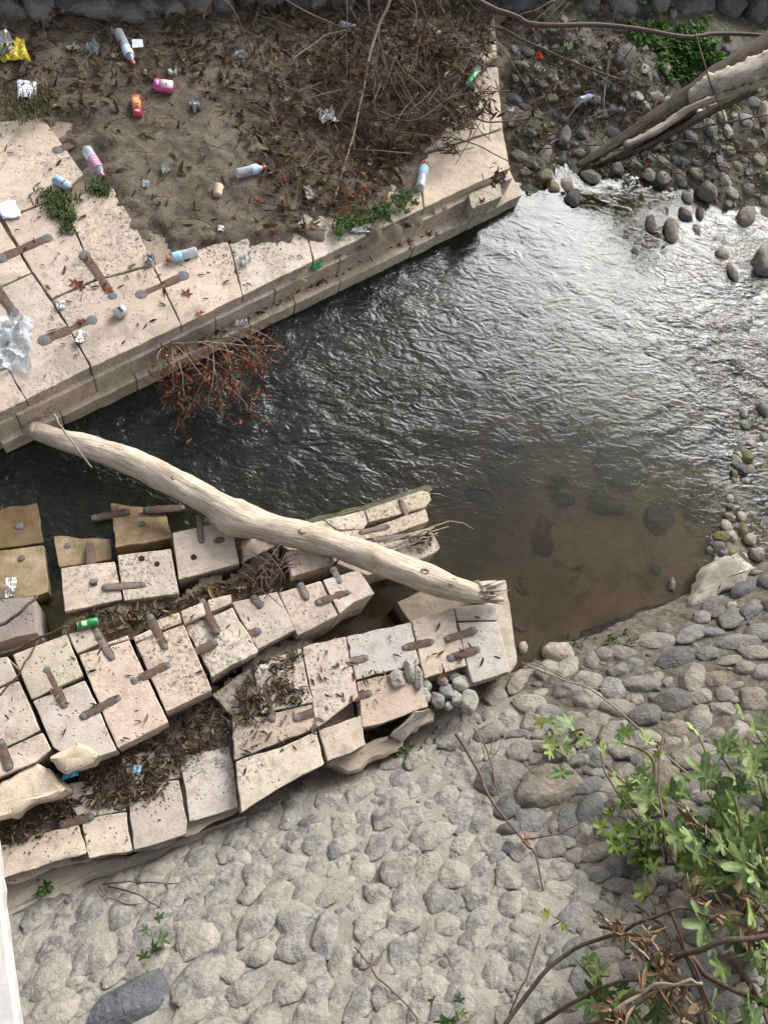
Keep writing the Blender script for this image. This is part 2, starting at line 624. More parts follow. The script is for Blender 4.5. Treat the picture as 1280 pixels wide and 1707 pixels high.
def prism_geo(top, h, rough=0.003, seed=0, chamfer=0.008, relief=0.004, step=0.035):
    """a dressed block: worn outline, chamfered arris, top made of rings with a slight relief"""
    o = outline(top, step, rough, seed)
    n = len(o)
    nr = edge_normals(o)
    c = o.mean(0)
    rings = []
    low = o.copy()
    low[:, 2] -= h
    jag = np.array([noise.noise(Vector((p[0] * 13, p[1] * 13, seed + 5))) for p in o]) * rough
    low[:, :2] += nr * jag[:, None]
    rings.append(low)
    midr = o.copy()
    midr[:, 2] -= h * 0.5
    midr[:, :2] += nr * (np.array([noise.noise(Vector((p[0] * 17, p[1] * 17, seed + 9))) for p in o]) * rough * 1.4)[:, None]
    rings.append(midr)
    ch = chamfer * (1 + 0.8 * np.array([noise.noise(Vector((p[0] * 21, p[1] * 21, seed + 2))) for p in o]))
    a = o.copy()
    a[:, 2] -= ch
    rings.append(a)
    b = o.copy()
    b[:, :2] -= nr * (ch * 1.0)[:, None]
    rings.append(b)
    for f in (0.72, 0.36):
        r = c + (b - c) * f
        r[:, 2] += np.array([noise.noise(Vector((p[0] * 7, p[1] * 7, seed))) for p in r]) * relief
        rings.append(r)
    V = np.concatenate(rings + [c[None]])
    Fc = []
    for k in range(len(rings) - 1):
        for i in range(n):
            j = (i + 1) % n
            Fc.append((k * n + i, k * n + j, (k + 1) * n + j, (k + 1) * n + i))
    top0 = (len(rings) - 1) * n
    for i in range(n):
        Fc.append((top0 + i, top0 + (i + 1) % n, len(V) - 1))
    Fc.append(tuple(range(n - 1, -1, -1)))
    return V, Fc


BSEED = [0]


def block(px, z, h, color, parent, name='stone_block', rough=0.0025, mat='trav', chamfer=0.0035, relief=0.004, gap=0.0022):
    BSEED[0] += 1
    zs = z if isinstance(z, (list, tuple)) else [z] * len(px)
    top = [P(a, b, zz) for (a, b), zz in zip(px, zs)]
    c = np.mean(top, 0)
    tt = []
    for p in top:                                   # a joint of a few millimetres
        d = c - p
        tt.append(p + d / (np.linalg.norm(d) + 1e-9) * gap * 1.4)
    V, Fc = prism_geo(tt, h, rough, BSEED[0] * 1.37, chamfer, relief)
    k = 1 + random.uniform(-0.12, 0.07)
    w_ = random.uniform(-.04, .04)
    return put_world(name, V, Fc, M[mat], parent, True, tuple(min(0.8, x * k * (1 + w_ * (1 - i))) for i, x in enumerate(color)))


def shade_auto(o):
    pass


def tube_geo(path, rad, seg=8, seed=0, rough=0.0, ridges=0, flat=1.0, cap=True):
    path = np.asarray(path, float)
    n = len(path)
    if np.isscalar(rad):
        rad = np.full(n, rad)
    rad = np.asarray(rad, float)
    T = np.gradient(path, axis=0)
    T /= np.linalg.norm(T, axis=1)[:, None] + 1e-9
    up = np.array([0, 0, 1.0]) if abs(T[0][2]) < 0.9 else np.array([1.0, 0, 0])
    V, U = [], []
    L = 0
    for i in range(n):
        s = np.cross(T[i], up)
        s /= np.linalg.norm(s) + 1e-9
        u = np.cross(s, T[i])
        up = u
        if i:
            L += np.linalg.norm(path[i] - path[i - 1])
        for k in range(seg):
            a = 2 * math.pi * k / seg
            r = rad[i]
            if rough:
                r *= 1 + rough * noise.noise(Vector((math.cos(a) * 1.3 + seed, math.sin(a) * 1.3, L * 6)))
                r *= 1 + rough * 0.5 * noise.noise(Vector((math.cos(a) * 4 + seed, math.sin(a) * 4, L * 14)))
                if ridges:
                    r *= 1 + 0.06 * ridges * noise.noise(Vector((math.cos(a) * 7, math.sin(a) * 7 + seed, L * 2.2)))
            V.append(path[i] + s * math.cos(a) * r + u * math.sin(a) * r * flat)
            U.append((k / seg, L))
    Fc = []
    for i in range(n - 1):
        for k in range(seg):
            j = (k + 1) % seg
            Fc.append((i * seg + k, i * seg + j, (i + 1) * seg + j, (i + 1) * seg + k))
    if cap:
        Fc.append(tuple(range(seg - 1, -1, -1)))
        Fc.append(tuple((n - 1) * seg + k for k in range(seg)))
    return np.array(V), Fc, np.array(U)


def merge(parts):
    V, Fc, off = [], [], 0
    for p in parts:
        V.append(np.asarray(p[0]))
        Fc += [tuple(i + off for i in f) for f in p[1]]
        off += len(p[0])
    return np.concatenate(V), Fc


def rock_mesh(name, seed, lumps=0.28, sub=3, blocky=0.0, crag=0.16):
    bm = bmesh.new()
    bmesh.ops.create_icosphere(bm, subdivisions=sub, radius=1.0)
    rs = random.Random(seed)
    planes = []
    for k in range(int(4 + blocky * 8)):
        d = Vector((rs.gauss(0, 1), rs.gauss(0, 1), rs.gauss(0, 1))).normalized()
        planes.append((d, rs.uniform(0.62, 0.9)))
    for v in bm.verts:
        d = v.co.normalized()
        r = 1 + lumps * noise.noise(d * 1.1 + Vector((seed * 3.1, 0, 0))) + lumps * 0.5 * noise.noise(d * 2.6 + Vector((0, seed * 2.3, 0))) + lumps * crag * noise.noise(d * 6 + Vector((0, 0, seed)))
        co = d * r
        for pd, pl in planes:
            e = co.dot(pd) - pl
            if e > 0:
                co -= pd * e * (0.55 + 0.4 * blocky)
        v.co = co
    me = bpy.data.meshes.new(name)
    bm.to_mesh(me)
    bm.free()
    me.polygons.foreach_set('use_smooth', [True] * len(me.polygons))
    return me


ROUND = [rock_mesh('round_rock', i + 1, 0.26, 3, 0.0) for i in range(7)]
BLOCKY = [rock_mesh('angular_rock', i + 21, 0.30, 3, 0.8) for i in range(6)]
SMALLR = [rock_mesh('small_rock', i + 41, 0.28, 2, 0.4) for i in range(6)]
for me_ in ROUND + BLOCKY + SMALLR:
    pass


def with_mat(meshes, mat):
    out = []
    for m_ in meshes:
        c = m_.copy()
        c.materials.append(mat)
        out.append(c)
    return out


COB = with_mat([rock_mesh('cobble_rock', i + 101, 0.34, 3, 0.55, 0.34) for i in range(10)], M['cobble'])
COB_S = with_mat(SMALLR, M['cobble'])
RIV = with_mat(ROUND, M['rock'])
RIV_A = with_mat(BLOCKY, M['rock'])
RIV_S = with_mat(SMALLR, M['rock'])
SUBM = with_mat(ROUND + BLOCKY, M['wetrock'])

# leaf templates --------------------------------------------------------------


def plane_leaf(seed):
    """a dry five-pointed leaf, curled"""
    rs = random.Random(seed)
    pts = []
    lobes = [(-115, 0.55), (-62, 0.85), (0, 1.0), (62, 0.85), (115, 0.55)]
    cur = []
    for i, (a, l) in enumerate(lobes):
        a2 = math.radians(90 - a)
        l *= rs.uniform(0.85, 1.1)
        cur.append((math.cos(a2 + 0.22) * l * 0.62, math.sin(a2 + 0.22) * l * 0.62))
        cur.append((math.cos(a2) * l, math.sin(a2) * l))
        cur.append((math.cos(a2 - 0.22) * l * 0.62, math.sin(a2 - 0.22) * l * 0.62))
        if i < 4:
            a3 = math.radians(90 - (lobes[i][0] + lobes[i + 1][0]) / 2)
            cur.append((math.cos(a3) * 0.38, math.sin(a3) * 0.38))
    V = [(0, 0, 0)]
    curl = rs.uniform(0.25, 0.75)
    sgn = 1
    for x, y in cur:
        r = math.hypot(x, y)
        z = sgn * curl * r * r * (0.5 + 0.5 * rs.random()) * 0.7
        V.append((x * (1 - 0.25 * curl * r), y * (1 - 0.25 * curl * r), z))
    V.append((0.03, -0.5, 0.1))
    V.append((-0.03, -0.5, 0.1))
    n = len(cur)
    Fc = [(0, i + 1, i) for i in range(1, n)]
    Fc.append((0, n + 2, n + 1))
    return np.array(V, float), Fc


def curl_leaf(seed):
    """a narrow shrivelled leaf rolled along its length"""
    rs = random.Random(seed)
    n = 5
    V, Fc = [], []
    roll = rs.uniform(0.5, 1.1)
    bend = rs.uniform(-0.5, 0.5)
    for i in range(n):
        t = i / (n - 1)
        w = 0.30 * math.sin(math.pi * (0.08 + 0.9 * t)) * rs.uniform(0.8, 1.2)
        for s in (-1, 0, 1):
            V.append((s * w * math.cos(roll), t * 2 - 1, abs(s) * w * math.sin(roll) + bend * (t - 0.5) ** 2 * 2 + rs.uniform(-0.04, 0.04)))
    for i in range(n - 1):
        for s in range(2):
            a = i * 3 + s
            Fc.append((a, a + 1, a + 4, a + 3))
    return np.array(V, float), Fc


PLANE = [plane_leaf(i) for i in range(6)]
CURL = [curl_leaf(i + 50) for i in range(8)]
TWIGT = (np.array([(-1, -.012, 0), (-1, .012, 0), (-1, 0, .02), (0.1, -.012, .03), (0.1, .012, .03), (0.1, 0, .05), (1, 0, 0.0)], float),
         [(0, 1, 4, 3), (1, 2, 5, 4), (2, 0, 3, 5), (3, 4, 6), (4, 5, 6), (5, 3, 6)])


def scatter_geo(points, templates, size, palette, tilt=0.5, seed=0, normals=None):
    """many small leaves or twigs in one mesh; returns verts, faces, colours"""
    rs = random.Random(seed)
    V, Fc, C = [], [], []
    off = 0
    for p in points:
        tv, tf = rs.choice(templates)
        s = rs.uniform(*size)
        e = Euler((rs.gauss(0, tilt), rs.gauss(0, tilt), rs.uniform(0, 6.283))).to_matrix()
        m = np.array(e) * s
        V.append(tv @ m.T + np.asarray(p))
        Fc += [tuple(i + off for i in f) for f in tf]
        off += len(tv)
        c = np.array(rs.choice(palette)) * rs.uniform(0.7, 1.25)
        C.append(np.tile(c, (len(tv), 1)))
    return np.concatenate(V), Fc, np.concatenate(C)


BROWNS = [(0.10, 0.065, 0.04), (0.14, 0.09, 0.055), (0.07, 0.047, 0.032), (0.19, 0.12, 0.07), (0.055, 0.038, 0.028), (0.15, 0.115, 0.08)]
TANS = [(0.27, 0.18, 0.10), (0.33, 0.24, 0.14), (0.20, 0.125, 0.07)]
RUSSET = [(0.24, 0.085, 0.04), (0.30, 0.12, 0.06), (0.18, 0.065, 0.035), (0.34, 0.16, 0.085), (0.13, 0.05, 0.03)]
GREENS = [(0.055, 0.10, 0.02), (0.08, 0.14, 0.03), (0.11, 0.17, 0.04), (0.04, 0.075, 0.018)]

# ================================================================== THE SETTING
BEDPTS = [(100, 770, -.6), (300, 720, -.7), (500, 620, -.7), (650, 560, -.7), (800, 450, -.6), (700, 700, -.55), (450, 780, -.6), (900, 420, -.5),
          (930, 350, -.22), (1000, 350, -.16), (1080, 340, -.10), (870, 318, .0), (945, 318, .0), (1050, 312, .0), (1150, 332, -.01), (1280, 350, .0), (900, 270, .10), (870, 200, .18), (900, 100, .3),
          (1000, 250, .12), (1100, 280, .07), (1200, 300, .07), (1290, 290, .09), (1280, 200, .18), (1150, 180, .22), (1050, 100, .32), (1200, 60, .42),
          (950, 40, .45), (1400, 100, .4), (1400, 300, .15), (1400, 500, -.1), (1100, 390, -.10), (1200, 420, -.14), (1280, 440, -.14), (1340, 500, -.15), (1000, 420, -.25), (1100, 500, -.24),
          (1200, 560, -.22), (1200, 650, -.24), (1270, 600, -.20), (1270, 750, -.16), (1270, 850, -.08), (1340, 650, -.2), (1150, 600, -.3), (1265, 905, .0), (850, 700, -.30), (950, 650, -.24), (1000, 580, -.26),
          (1050, 690, -.15), (1100, 800, -.14), (900, 800, -.18), (800, 810, -.34), (950, 930, -.11), (850, 950, -.15), (1050, 950, -.09), (1150, 900, -.08),
          (1140, 850, -.15), (1000, 1040, -.06), (900, 1030, -.10), (760, 930, -.22), (880, 1085, .0), (950, 1085, .01), (1060, 1055, .01), (1150, 1005, .01),
          (1220, 930, .03), (100, 850, -.4), (300, 870, -.35), (500, 880, -.35), (600, 1000, -.12), (660, 1000, -.15), (550, 1050, -.10), (300, 990, -.05),
          (100, 1050, -.05), (400, 1150, .0), (700, 1150, .02), (-80, 900, -.4), (-80, 700, -.6), (300, 400, -.3), (500, 200, .0), (820, 1180, .06), (100, 100, .1),
          (1000, -80, .6), (500, -100, .3)]
BW = np.array([[*P(a, b, min(c, 0.5))[:2], c] for a, b, c in BEDPTS])


def idw(X, Y, pts, pw=3.2, soft=0.06):
    X = np.asarray(X, float)
    Y = np.asarray(Y, float)
    num = np.zeros(X.shape)
    den = np.zeros(X.shape)
    for x, y, v in pts:
        w = 1.0 / ((X - x) ** 2 + (Y - y) ** 2 + soft ** 2) ** (pw / 2)
        num += w * v
        den += w
    return num / den


def bed_z(x, y):
    w = ((BW[:, 0] - x) ** 2 + (BW[:, 1] - y) ** 2 + 0.0036) ** -1.6
    return float((w * BW[:, 2]).sum() / w.sum())


def G(px, py):
    """the point of the riverbed or gravel bank seen there"""
    z = 0.0
    for _ in range(6):
        p = P(px, py, z)
        z = 0.5 * z + 0.5 * bed_z(p[0], p[1])
    p = P(px, py, z)
    return p


def grid(x0, x1, y0, y1, step):
    nx, ny = int((x1 - x0) / step) + 1, int((y1 - y0) / step) + 1
    X, Y = np.meshgrid(np.linspace(x0, x1, nx), np.linspace(y0, y1, ny), indexing='ij')
    idx = np.arange(nx * ny).reshape(nx, ny)
    Fc = np.stack([idx[:-1, :-1], idx[1:, :-1], idx[1:, 1:], idx[:-1, 1:]], -1).reshape(-1, 4)
    return X, Y, Fc


# far ground under everything
g = put('ground', mesh('ground', [(-60, -60, -1.6), (60, -60, -1.6), (60, 60, -1.6), (-60, 60, -1.6)], [(0, 1, 2, 3)], attrs={'dry': [1] * 4}), M['bed'])
g['kind'] = 'structure'

X, Y, Fc = grid(-4.2, 8.6, -1.6, 10.5, 0.06)
Z = idw(X, Y, BW) + nzv(X, Y, 3.0, 1.0, 2) * 0.018 + nzv(X, Y, 11.0, 5.0, 1) * 0.008
ALG = [(1050, 760, 1), (1150, 720, .95), (1000, 680, .8), (1110, 830, .7), (900, 700, .6), (1200, 640, .9), (950, 890, .0), (850, 900, .0), (800, 840, .2), (1000, 1000, 0), (1100, 920, .1), (1160, 890, .35), (1270, 700, .9), (1270, 500, .8), (1100, 450, .7), (950, 380, .6), (600, 600, .9), (300, 700, .9), (880, 800, .15), (960, 830, .2), (1030, 860, .3), (750, 950, .2)]
dryv = np.clip((Z + 0.035) / 0.04, 0, 1)
g = put('riverbed', mesh('riverbed', np.stack([X, Y, Z], -1).reshape(-1, 3), Fc, attrs={'dry': dryv, 'algae': np.clip(idw(X, Y, np.array([[*P(a, b, -.15)[:2], c] for a, b, c in ALG]), 3.0, .15) + nzv(X, Y, 2.2, 8.0, 2) * .25 - .08, 0, 1)}), M['bed'])
g['kind'] = 'structure'

AMPS = [(100, 760, 1.0), (300, 740, 1.0), (500, 650, 1.0), (650, 520, .8), (600, 720, .9), (700, 480, .45), (850, 420, .22), (950, 350, .07), (1100, 360, .08), (950, 430, .15), (1000, 500, .2), (1050, 450, .15),
        (900, 560, .26), (1000, 620, .13), (800, 620, .42), (1080, 590, .2), (880, 640, .16), (1060, 660, .05), (1200, 600, 1.7), (1250, 450, 1.3), (1270, 700, 1.6), (1160, 540, .8), (1270, 850, 1.1), (1150, 740, .25), (950, 700, .07), (800, 740, .2), (800, 790, .06), (700, 760, .4), (900, 760, .03), (1020, 740, .04), (1050, 800, .05),
        (600, 830, .5), (850, 900, .0), (1000, 1000, .0), (950, 850, .02), (1050, 860, .04), (1100, 950, .0), (780, 900, .02), (1150, 900, .04), (900, 950, .0), (930, 1030, .0), (850, 830, .06), (300, 860, .6), (100, 850, .8), (600, 1010, .02), (-80, 800, 1.), (1400, 700, 1.6)]
AW = np.array([[*P(a, b, 0)[:2], c] for a, b, c in AMPS])
X, Y, Fc = grid(-3.6, 7.2, -0.4, 7.2, 0.024)
amp = np.clip(idw(X, Y, AW, 2.6, 0.3), 0, 3)
wx = nzv(X, Y, 0.9, 2.0) * 0.45
wy = nzv(X, Y, 0.9, 9.0) * 0.45
ca, sa = math.cos(math.radians(28)), math.sin(math.radians(28))
U_, V_ = (X + wx) * ca + (Y + wy) * sa, -(X + wx) * sa + (Y + wy) * ca
Zw = (nzv(U_ * 1.0, V_ * 1.9, 2.4, 3.0, 2) * 0.013 + np.abs(nzv(U_ * 1.0, V_ * 1.6, 5.0, 6.0, 1)) * 0.007) * amp
nx, ny = X.shape
top = np.stack([X, Y, Zw], -1).reshape(-1, 3)
deep = np.clip(Zw - idw(X, Y, BW), 0, 2)
me = mesh('stream_water', top, Fc, attrs={'amp': amp.ravel(), 'depth': deep.ravel()})
water = put('water', me, M['water'])
water['kind'] = 'structure'

# ------------------------------------------------------------------ revetment of cobbles set in mortar
RP = [P(20, 1530, .12), P(960, 1100, .10), P(640, 1707, 1.15)]
RU = RP[1] - RP[0]
RU /= np.linalg.norm(RU)
RN = np.cross(RU, RP[2] - RP[0])
RN /= np.linalg.norm(RN)
if RN[2] < 0:
    RN = -RN
RV = np.cross(RN, RU)
if RV[2] < 0:
    RV = -RV
RROT = np.stack([RU, RV, RN], -1)
if np.linalg.det(RROT) < 0:
    RROT = np.stack([-RU, RV, RN], -1)


def PR(px, py):
    d = ray(px, py)
    o = np.array([0, 0, CAM_H])
    t = ((RP[0] - o) @ RN) / (d @ RN)
    return o + d * t


def uvw(p):
    return (p - RP[0]) @ RU, (p - RP[0]) @ RV


wall = empty('revetment_wall', RP[0], 'sloping grey wall of rounded cobbles set in beige mortar below the ruined blocks', 'wall')
uu, vv, Fc = grid(-2.2, 6.5, -0.45, 3.4, 0.03)
hh = nzv(uu, vv, 2.2, 1.0, 2) * 0.008 + nzv(uu, vv, 9.0, 4.0, 3) * 0.013 + .004
pts = RP[0] + uu[..., None] * RU + vv[..., None] * RV + hh[..., None] * RN
qx, qy = proj(pts[..., 0], pts[..., 1], pts[..., 2])
bnd = 840 + (qy - 1300) * 0.45 + 60 * np.sin(qy / 45.0)
soilm = np.clip((qx - bnd) / 90, 0, 1)
v, c = local(pts.reshape(-1, 3))
put('mortar_bed', mesh('mortar_bed', v, Fc, attrs={'soil': soilm.ravel()}), M['mortar'], wall, c)

COBC = [(0.235, 0.222, 0.20), (0.285, 0.26, 0.225), (0.175, 0.172, 0.166), (0.34, 0.305, 0.255), (0.27, 0.24, 0.205), (0.225, 0.218, 0.207)]
BANKC = [(0.23, 0.215, 0.19), (0.30, 0.265, 0.22), (0.175, 0.17, 0.16), (0.33, 0.295, 0.245), (0.26, 0.23, 0.19)]


def set_stone(px, py, rx, ry, ang, name, meshes, color, parent=None, sink=0.15, flat=0.5, rs=random):
    """a stone of half-size rx, ry (picture pixels) bedded in the slope"""
    p = PR(px, py)
    k = 1.0 / ppm(px, py, p[2])
    th = (rx + ry) * 0.5 * k * flat
    Rz = np.array(Matrix.Rotation(math.radians(-ang), 3, 'Z'))
    e = Matrix((RROT @ Rz).tolist()).to_euler()
    return put(name, rs.choice(meshes), None, parent, p + RN * (th * (0.4 - sink) if parent is None else th * (0.22 - sink)), e, (rx * k, ry * k, th), color)


placed = []           # (px,py,r)
BIG = [(213, 1678, 78, 52, -8, (0.115, 0.12, 0.125)), (333, 1640, 58, 40, -8, COBC[0]), (322, 1690, 46, 22, -5, COBC[3]), (412, 1650, 42, 29, -12, COBC[0]), (484, 1652, 38, 27, -18, COBC[1]),
       (530, 1658, 36, 22, -28, COBC[5]), (430, 1592, 38, 25, 20, COBC[1]), (488, 1580, 28, 36, 10, COBC[5]), (543, 1560, 25, 48, 25, COBC[5]), (560, 1488, 45, 20, -15, COBC[3]),
       (622, 1585, 45, 22, -20, COBC[1]), (664, 1455, 40, 30, -10, COBC[4]), (720, 1395, 44, 34, 0, COBC[4]), (757, 1462, 32, 30, -10, COBC[3]), (795, 1497, 27, 24, -20, COBC[2]),
       (848, 1465, 26, 26, 0, COBC[4]), (745, 1545, 26, 22, 0, COBC[3]), (650, 1655, 45, 24, -15, COBC[1]), (600, 1680, 36, 22, -12, COBC[0]), (190, 1632, 24, 16, -8, COBC[3]),
       (645, 1365, 30, 24, -15, COBC[2]), (600, 1660, 20, 15, 0, COBC[1]), (128, 1635, 18, 13, 0, COBC[3]), (90, 1690, 50, 40, 0, COBC[3]), (700, 1265, 40, 18, -15, COBC[4]), (600, 1320, 36, 20, -20, COBC[1])]
BOUL = [(915, 1318, 66, 46, -5, (0.225, 0.205, 0.18), 'largest flat-topped tan boulder on the slope left of the fig shrub'),
        (1130, 1097, 44, 24, -3, (0.115, 0.115, 0.118), 'dark grey oval boulder high on the bank above the fig leaves'),
        (1125, 1168, 38, 29, 8, (0.125, 0.122, 0.12), 'dark rounded boulder in the middle of the right bank'),
        (1075, 1195, 34, 29, -8, (0.15, 0.147, 0.142), 'grey domed boulder just left of the dark rounded one'),
        (945, 1155, 30, 20, -8, (0.18, 0.18, 0.18), 'pale grey oblong boulder near the pool edge'),
        (1195, 1135, 24, 20, 5, (0.19, 0.17, 0.145), 'brownish round boulder at the right of the bank'),
        (1245, 1117, 22, 20, 0, (0.21, 0.19, 0.165), 'tan round boulder near the right end of the bank'),
        (1130, 1215, 26, 20, 5, (0.23, 0.205, 0.175), 'beige boulder under the upright fig leaf'),
        (835, 1300, 46, 40, 20, (0.20, 0.195, 0.185), 'broad grey boulder with a dark crack between slabs and shrub'),
        (1030, 1120, 26, 18, -5, (0.185, 0.18, 0.175), 'smooth grey boulder behind the pale pool-edge stones'),
        (815, 1225, 34, 24, -15, (0.21, 0.205, 0.195), 'grey boulder with green moss below the slab corner'),
        (1090, 1300, 44, 30, 5, (0.20, 0.175, 0.15), 'brown boulder half hidden behind the fig leaves'),
        (1255, 1165, 34, 26, -30, (0.23, 0.205, 0.175), 'big tan boulder at the right edge of the picture'),
        (1240, 982, 40, 20, -20, (0.13, 0.135, 0.145), 'dark grey smooth boulder beside the yellowish slab'),
        (1190, 1005, 30, 14, -15, (0.15, 0.15, 0.155), 'grey flat stone below the yellowish slab')]
for px, py, rx, ry, an, colr in BIG:
    set_stone(px, py, rx, ry, an, 'cobble', COB if rx < 70 else RIV_A[2:3], np.array(colr) * (1 if rx < 70 else 1.05), wall, sink=.0, flat=0.36)
    placed.append((px, py, (rx + ry) / 2))
for px, py, rx, ry, an, colr, lab in BOUL:
    o = set_stone(px, py, rx, ry, an, 'boulder', RIV_A, np.array(colr) * np.array((1.1, 1.03, .93)), None, sink=0.3, flat=0.45)
    tag(o, lab, 'boulder', 'boulders on the right bank')
    placed.append((px, py, (rx + ry) / 2))

foot = [(-90, 1560), (20, 1516), (180, 1470), (320, 1400), (410, 1362), (520, 1305), (620, 1262), (700, 1225), (790, 1180), (850, 1130), (880, 1105), (960, 1100), (1080, 1060), (1160, 1015), (1230, 945), (1300, 960), (1400, 900),
        (1400, 1800), (-120, 1800)]
rs = random.Random(11)
cands = []
for i in range(17000):
    x, y = rs.uniform(-110, 1390), rs.uniform(930, 1790)
    base = 15 + 12 * max(0, min(1, (y - 1380) / 260)) * max(0, min(1, (900 - x) / 500))
    if x > 880:
        base = 16
    r = base * rs.choice((0.36, 0.48, 0.6, 0.75, 0.95, 1.2, 1.45))
    if x > 980 and y > 1450:
        r *= 0.85
    cands.append((r, x, y))
cands.sort(key=lambda c_: -c_[0] - rs.random() * 4)
px_ = np.array([c_[1] for c_ in cands])
py_ = np.array([c_[2] for c_ in cands])
okm = poly_dist(px_, py_, foot)
arr = np.array(placed)
cob, bank = [], []
for (r, x, y), dd in zip(cands, okm):
    if dd < r * 0.4:
        continue
    d = np.hypot((arr[:, 0] - x), (arr[:, 1] - y) * 1.15)
    if (d < 0.80 * (arr[:, 2] + r)).any():
        continue
    arr = np.vstack([arr, (x, y, r)])
    is_bank = x > 840 + (y - 1300) * 0.45 + 60 * math.sin(y / 45.0)
    (bank if is_bank else cob).append((r, x, y))
# the largest of each kind stand as single stones, the chinking between them is one mass
cob.sort(key=lambda c_: -c_[0] - (0 if 0 < c_[1] < 1280 and c_[2] < 1707 else -100))
bank.sort(key=lambda c_: -c_[0] - (0 if 0 < c_[1] < 1280 and c_[2] < 1707 else -100))


def merged_rocks(items, meshes, seed):
    rs2 = random.Random(seed)
    geo, cols = [], []
    for (p, e, sc, cl) in items:
        m_ = rs2.choice(meshes)
        vv_ = np.array([v_.co[:] for v_ in m_.vertices]) * np.array(sc)
        vv_ = vv_ @ np.array(e).T + p
        geo.append((vv_, [tuple(f.vertices) for f in m_.polygons]))
    return merge(geo)


def slope_items(lst, seed):
    rs2 = random.Random(seed)
    out = []
    for r, x, y in lst:
        p = PR(x, y)
        k = 1.0 / ppm(x, y, p[2])
        ex = rs2.uniform(0.85, 1.3)
        Rz = np.array(Matrix.Rotation(math.radians(rs2.uniform(-10, 50)), 3, 'Z'))
        out.append((p + RN * r * k * 0.15, RROT @ Rz, (r * k * ex, r * k / ex, r * k * 0.5), None))
    return out


NC = 270
for r, x, y in cob[:NC]:
    ex = rs.uniform(0.95, 1.38)
    colr = np.array(rs.choice(COBC)) * rs.uniform(0.85, 1.12)
    set_stone(x, y, r * ex * 1.22, r / ex * 1.22, rs.uniform(-45, 5), 'cobble', COB, colr, wall, sink=rs.uniform(0.1, 0.3), flat=rs.uniform(0.25, 0.36), rs=rs)
if cob[NC:]:
    V, Fc = merged_rocks(slope_items(cob[NC:], 3), SMALLR, 3)
    o = put_world('cobble_infill', V, Fc, M['cobble'], wall, color=(0.25, 0.23, 0.2))
    o['kind'] = 'stuff'
NB = 230
for r, x, y in bank[:NB]:
    ex = rs.uniform(0.95, 1.4)
    colr = np.array(rs.choice(BANKC)) * rs.uniform(0.85, 1.15)
    if y < 1075 + (960 - x) * 0.28 + 8 and x < 1150:
        colr = np.array((0.44, 0.41, 0.34)) * rs.uniform(0.85, 1.1)
    o = set_stone(x, y, r * ex * 1.2, r / ex * 1.2, rs.uniform(-50, 40), 'bank_stone', RIV_A + RIV_A + RIV, colr, None, sink=0.3, flat=rs.uniform(0.36, 0.5), rs=rs)
    cm = colr.mean()
    tone = 'cream' if cm > .34 else 'beige' if cm > .27 else 'grey-brown' if cm > .215 else 'mid grey' if cm > .17 else 'dark grey'
    size_ = 'large' if r > 19 else 'middling' if r > 11.5 else 'small'
    if y < 1085:
        zone = 'in the row along the pool rim' if x < 1150 else 'below the yellowish slab at the right edge'
    elif y < 1205:
        zone = 'on the bank below the pier end' if x < 985 else 'around the two dark round boulders' if x < 1165 else 'beside the tan boulders at the right edge'
    elif y < 1340:
        zone = 'around the largest tan boulder' if x < 1000 else 'behind the upper fig leaves' if x < 1160 else 'behind the fig leaves at the right edge'
    elif y < 1500:
        zone = 'left of the dense fig shrub' if x < 1080 else 'under the dense fig shrub'
    else:
        zone = 'left of the dead stalks' if x < 1050 else 'under the dead stalks' if x < 1180 else 'in the lower right corner'
    tag(o, f'{size_} {tone} stone packed {zone}', 'stone', f'{size_} {tone} stones {zone}')
if bank[NB:]:
    V, Fc = merged_rocks(slope_items(bank[NB:], 4), SMALLR, 4)
    o = put_world('bank_gravel', V, Fc, M['rock'], None, color=(0.17, 0.155, 0.135))
    o['kind'] = 'stuff'
    o['label'] = 'small stones filling the gaps of the right bank'

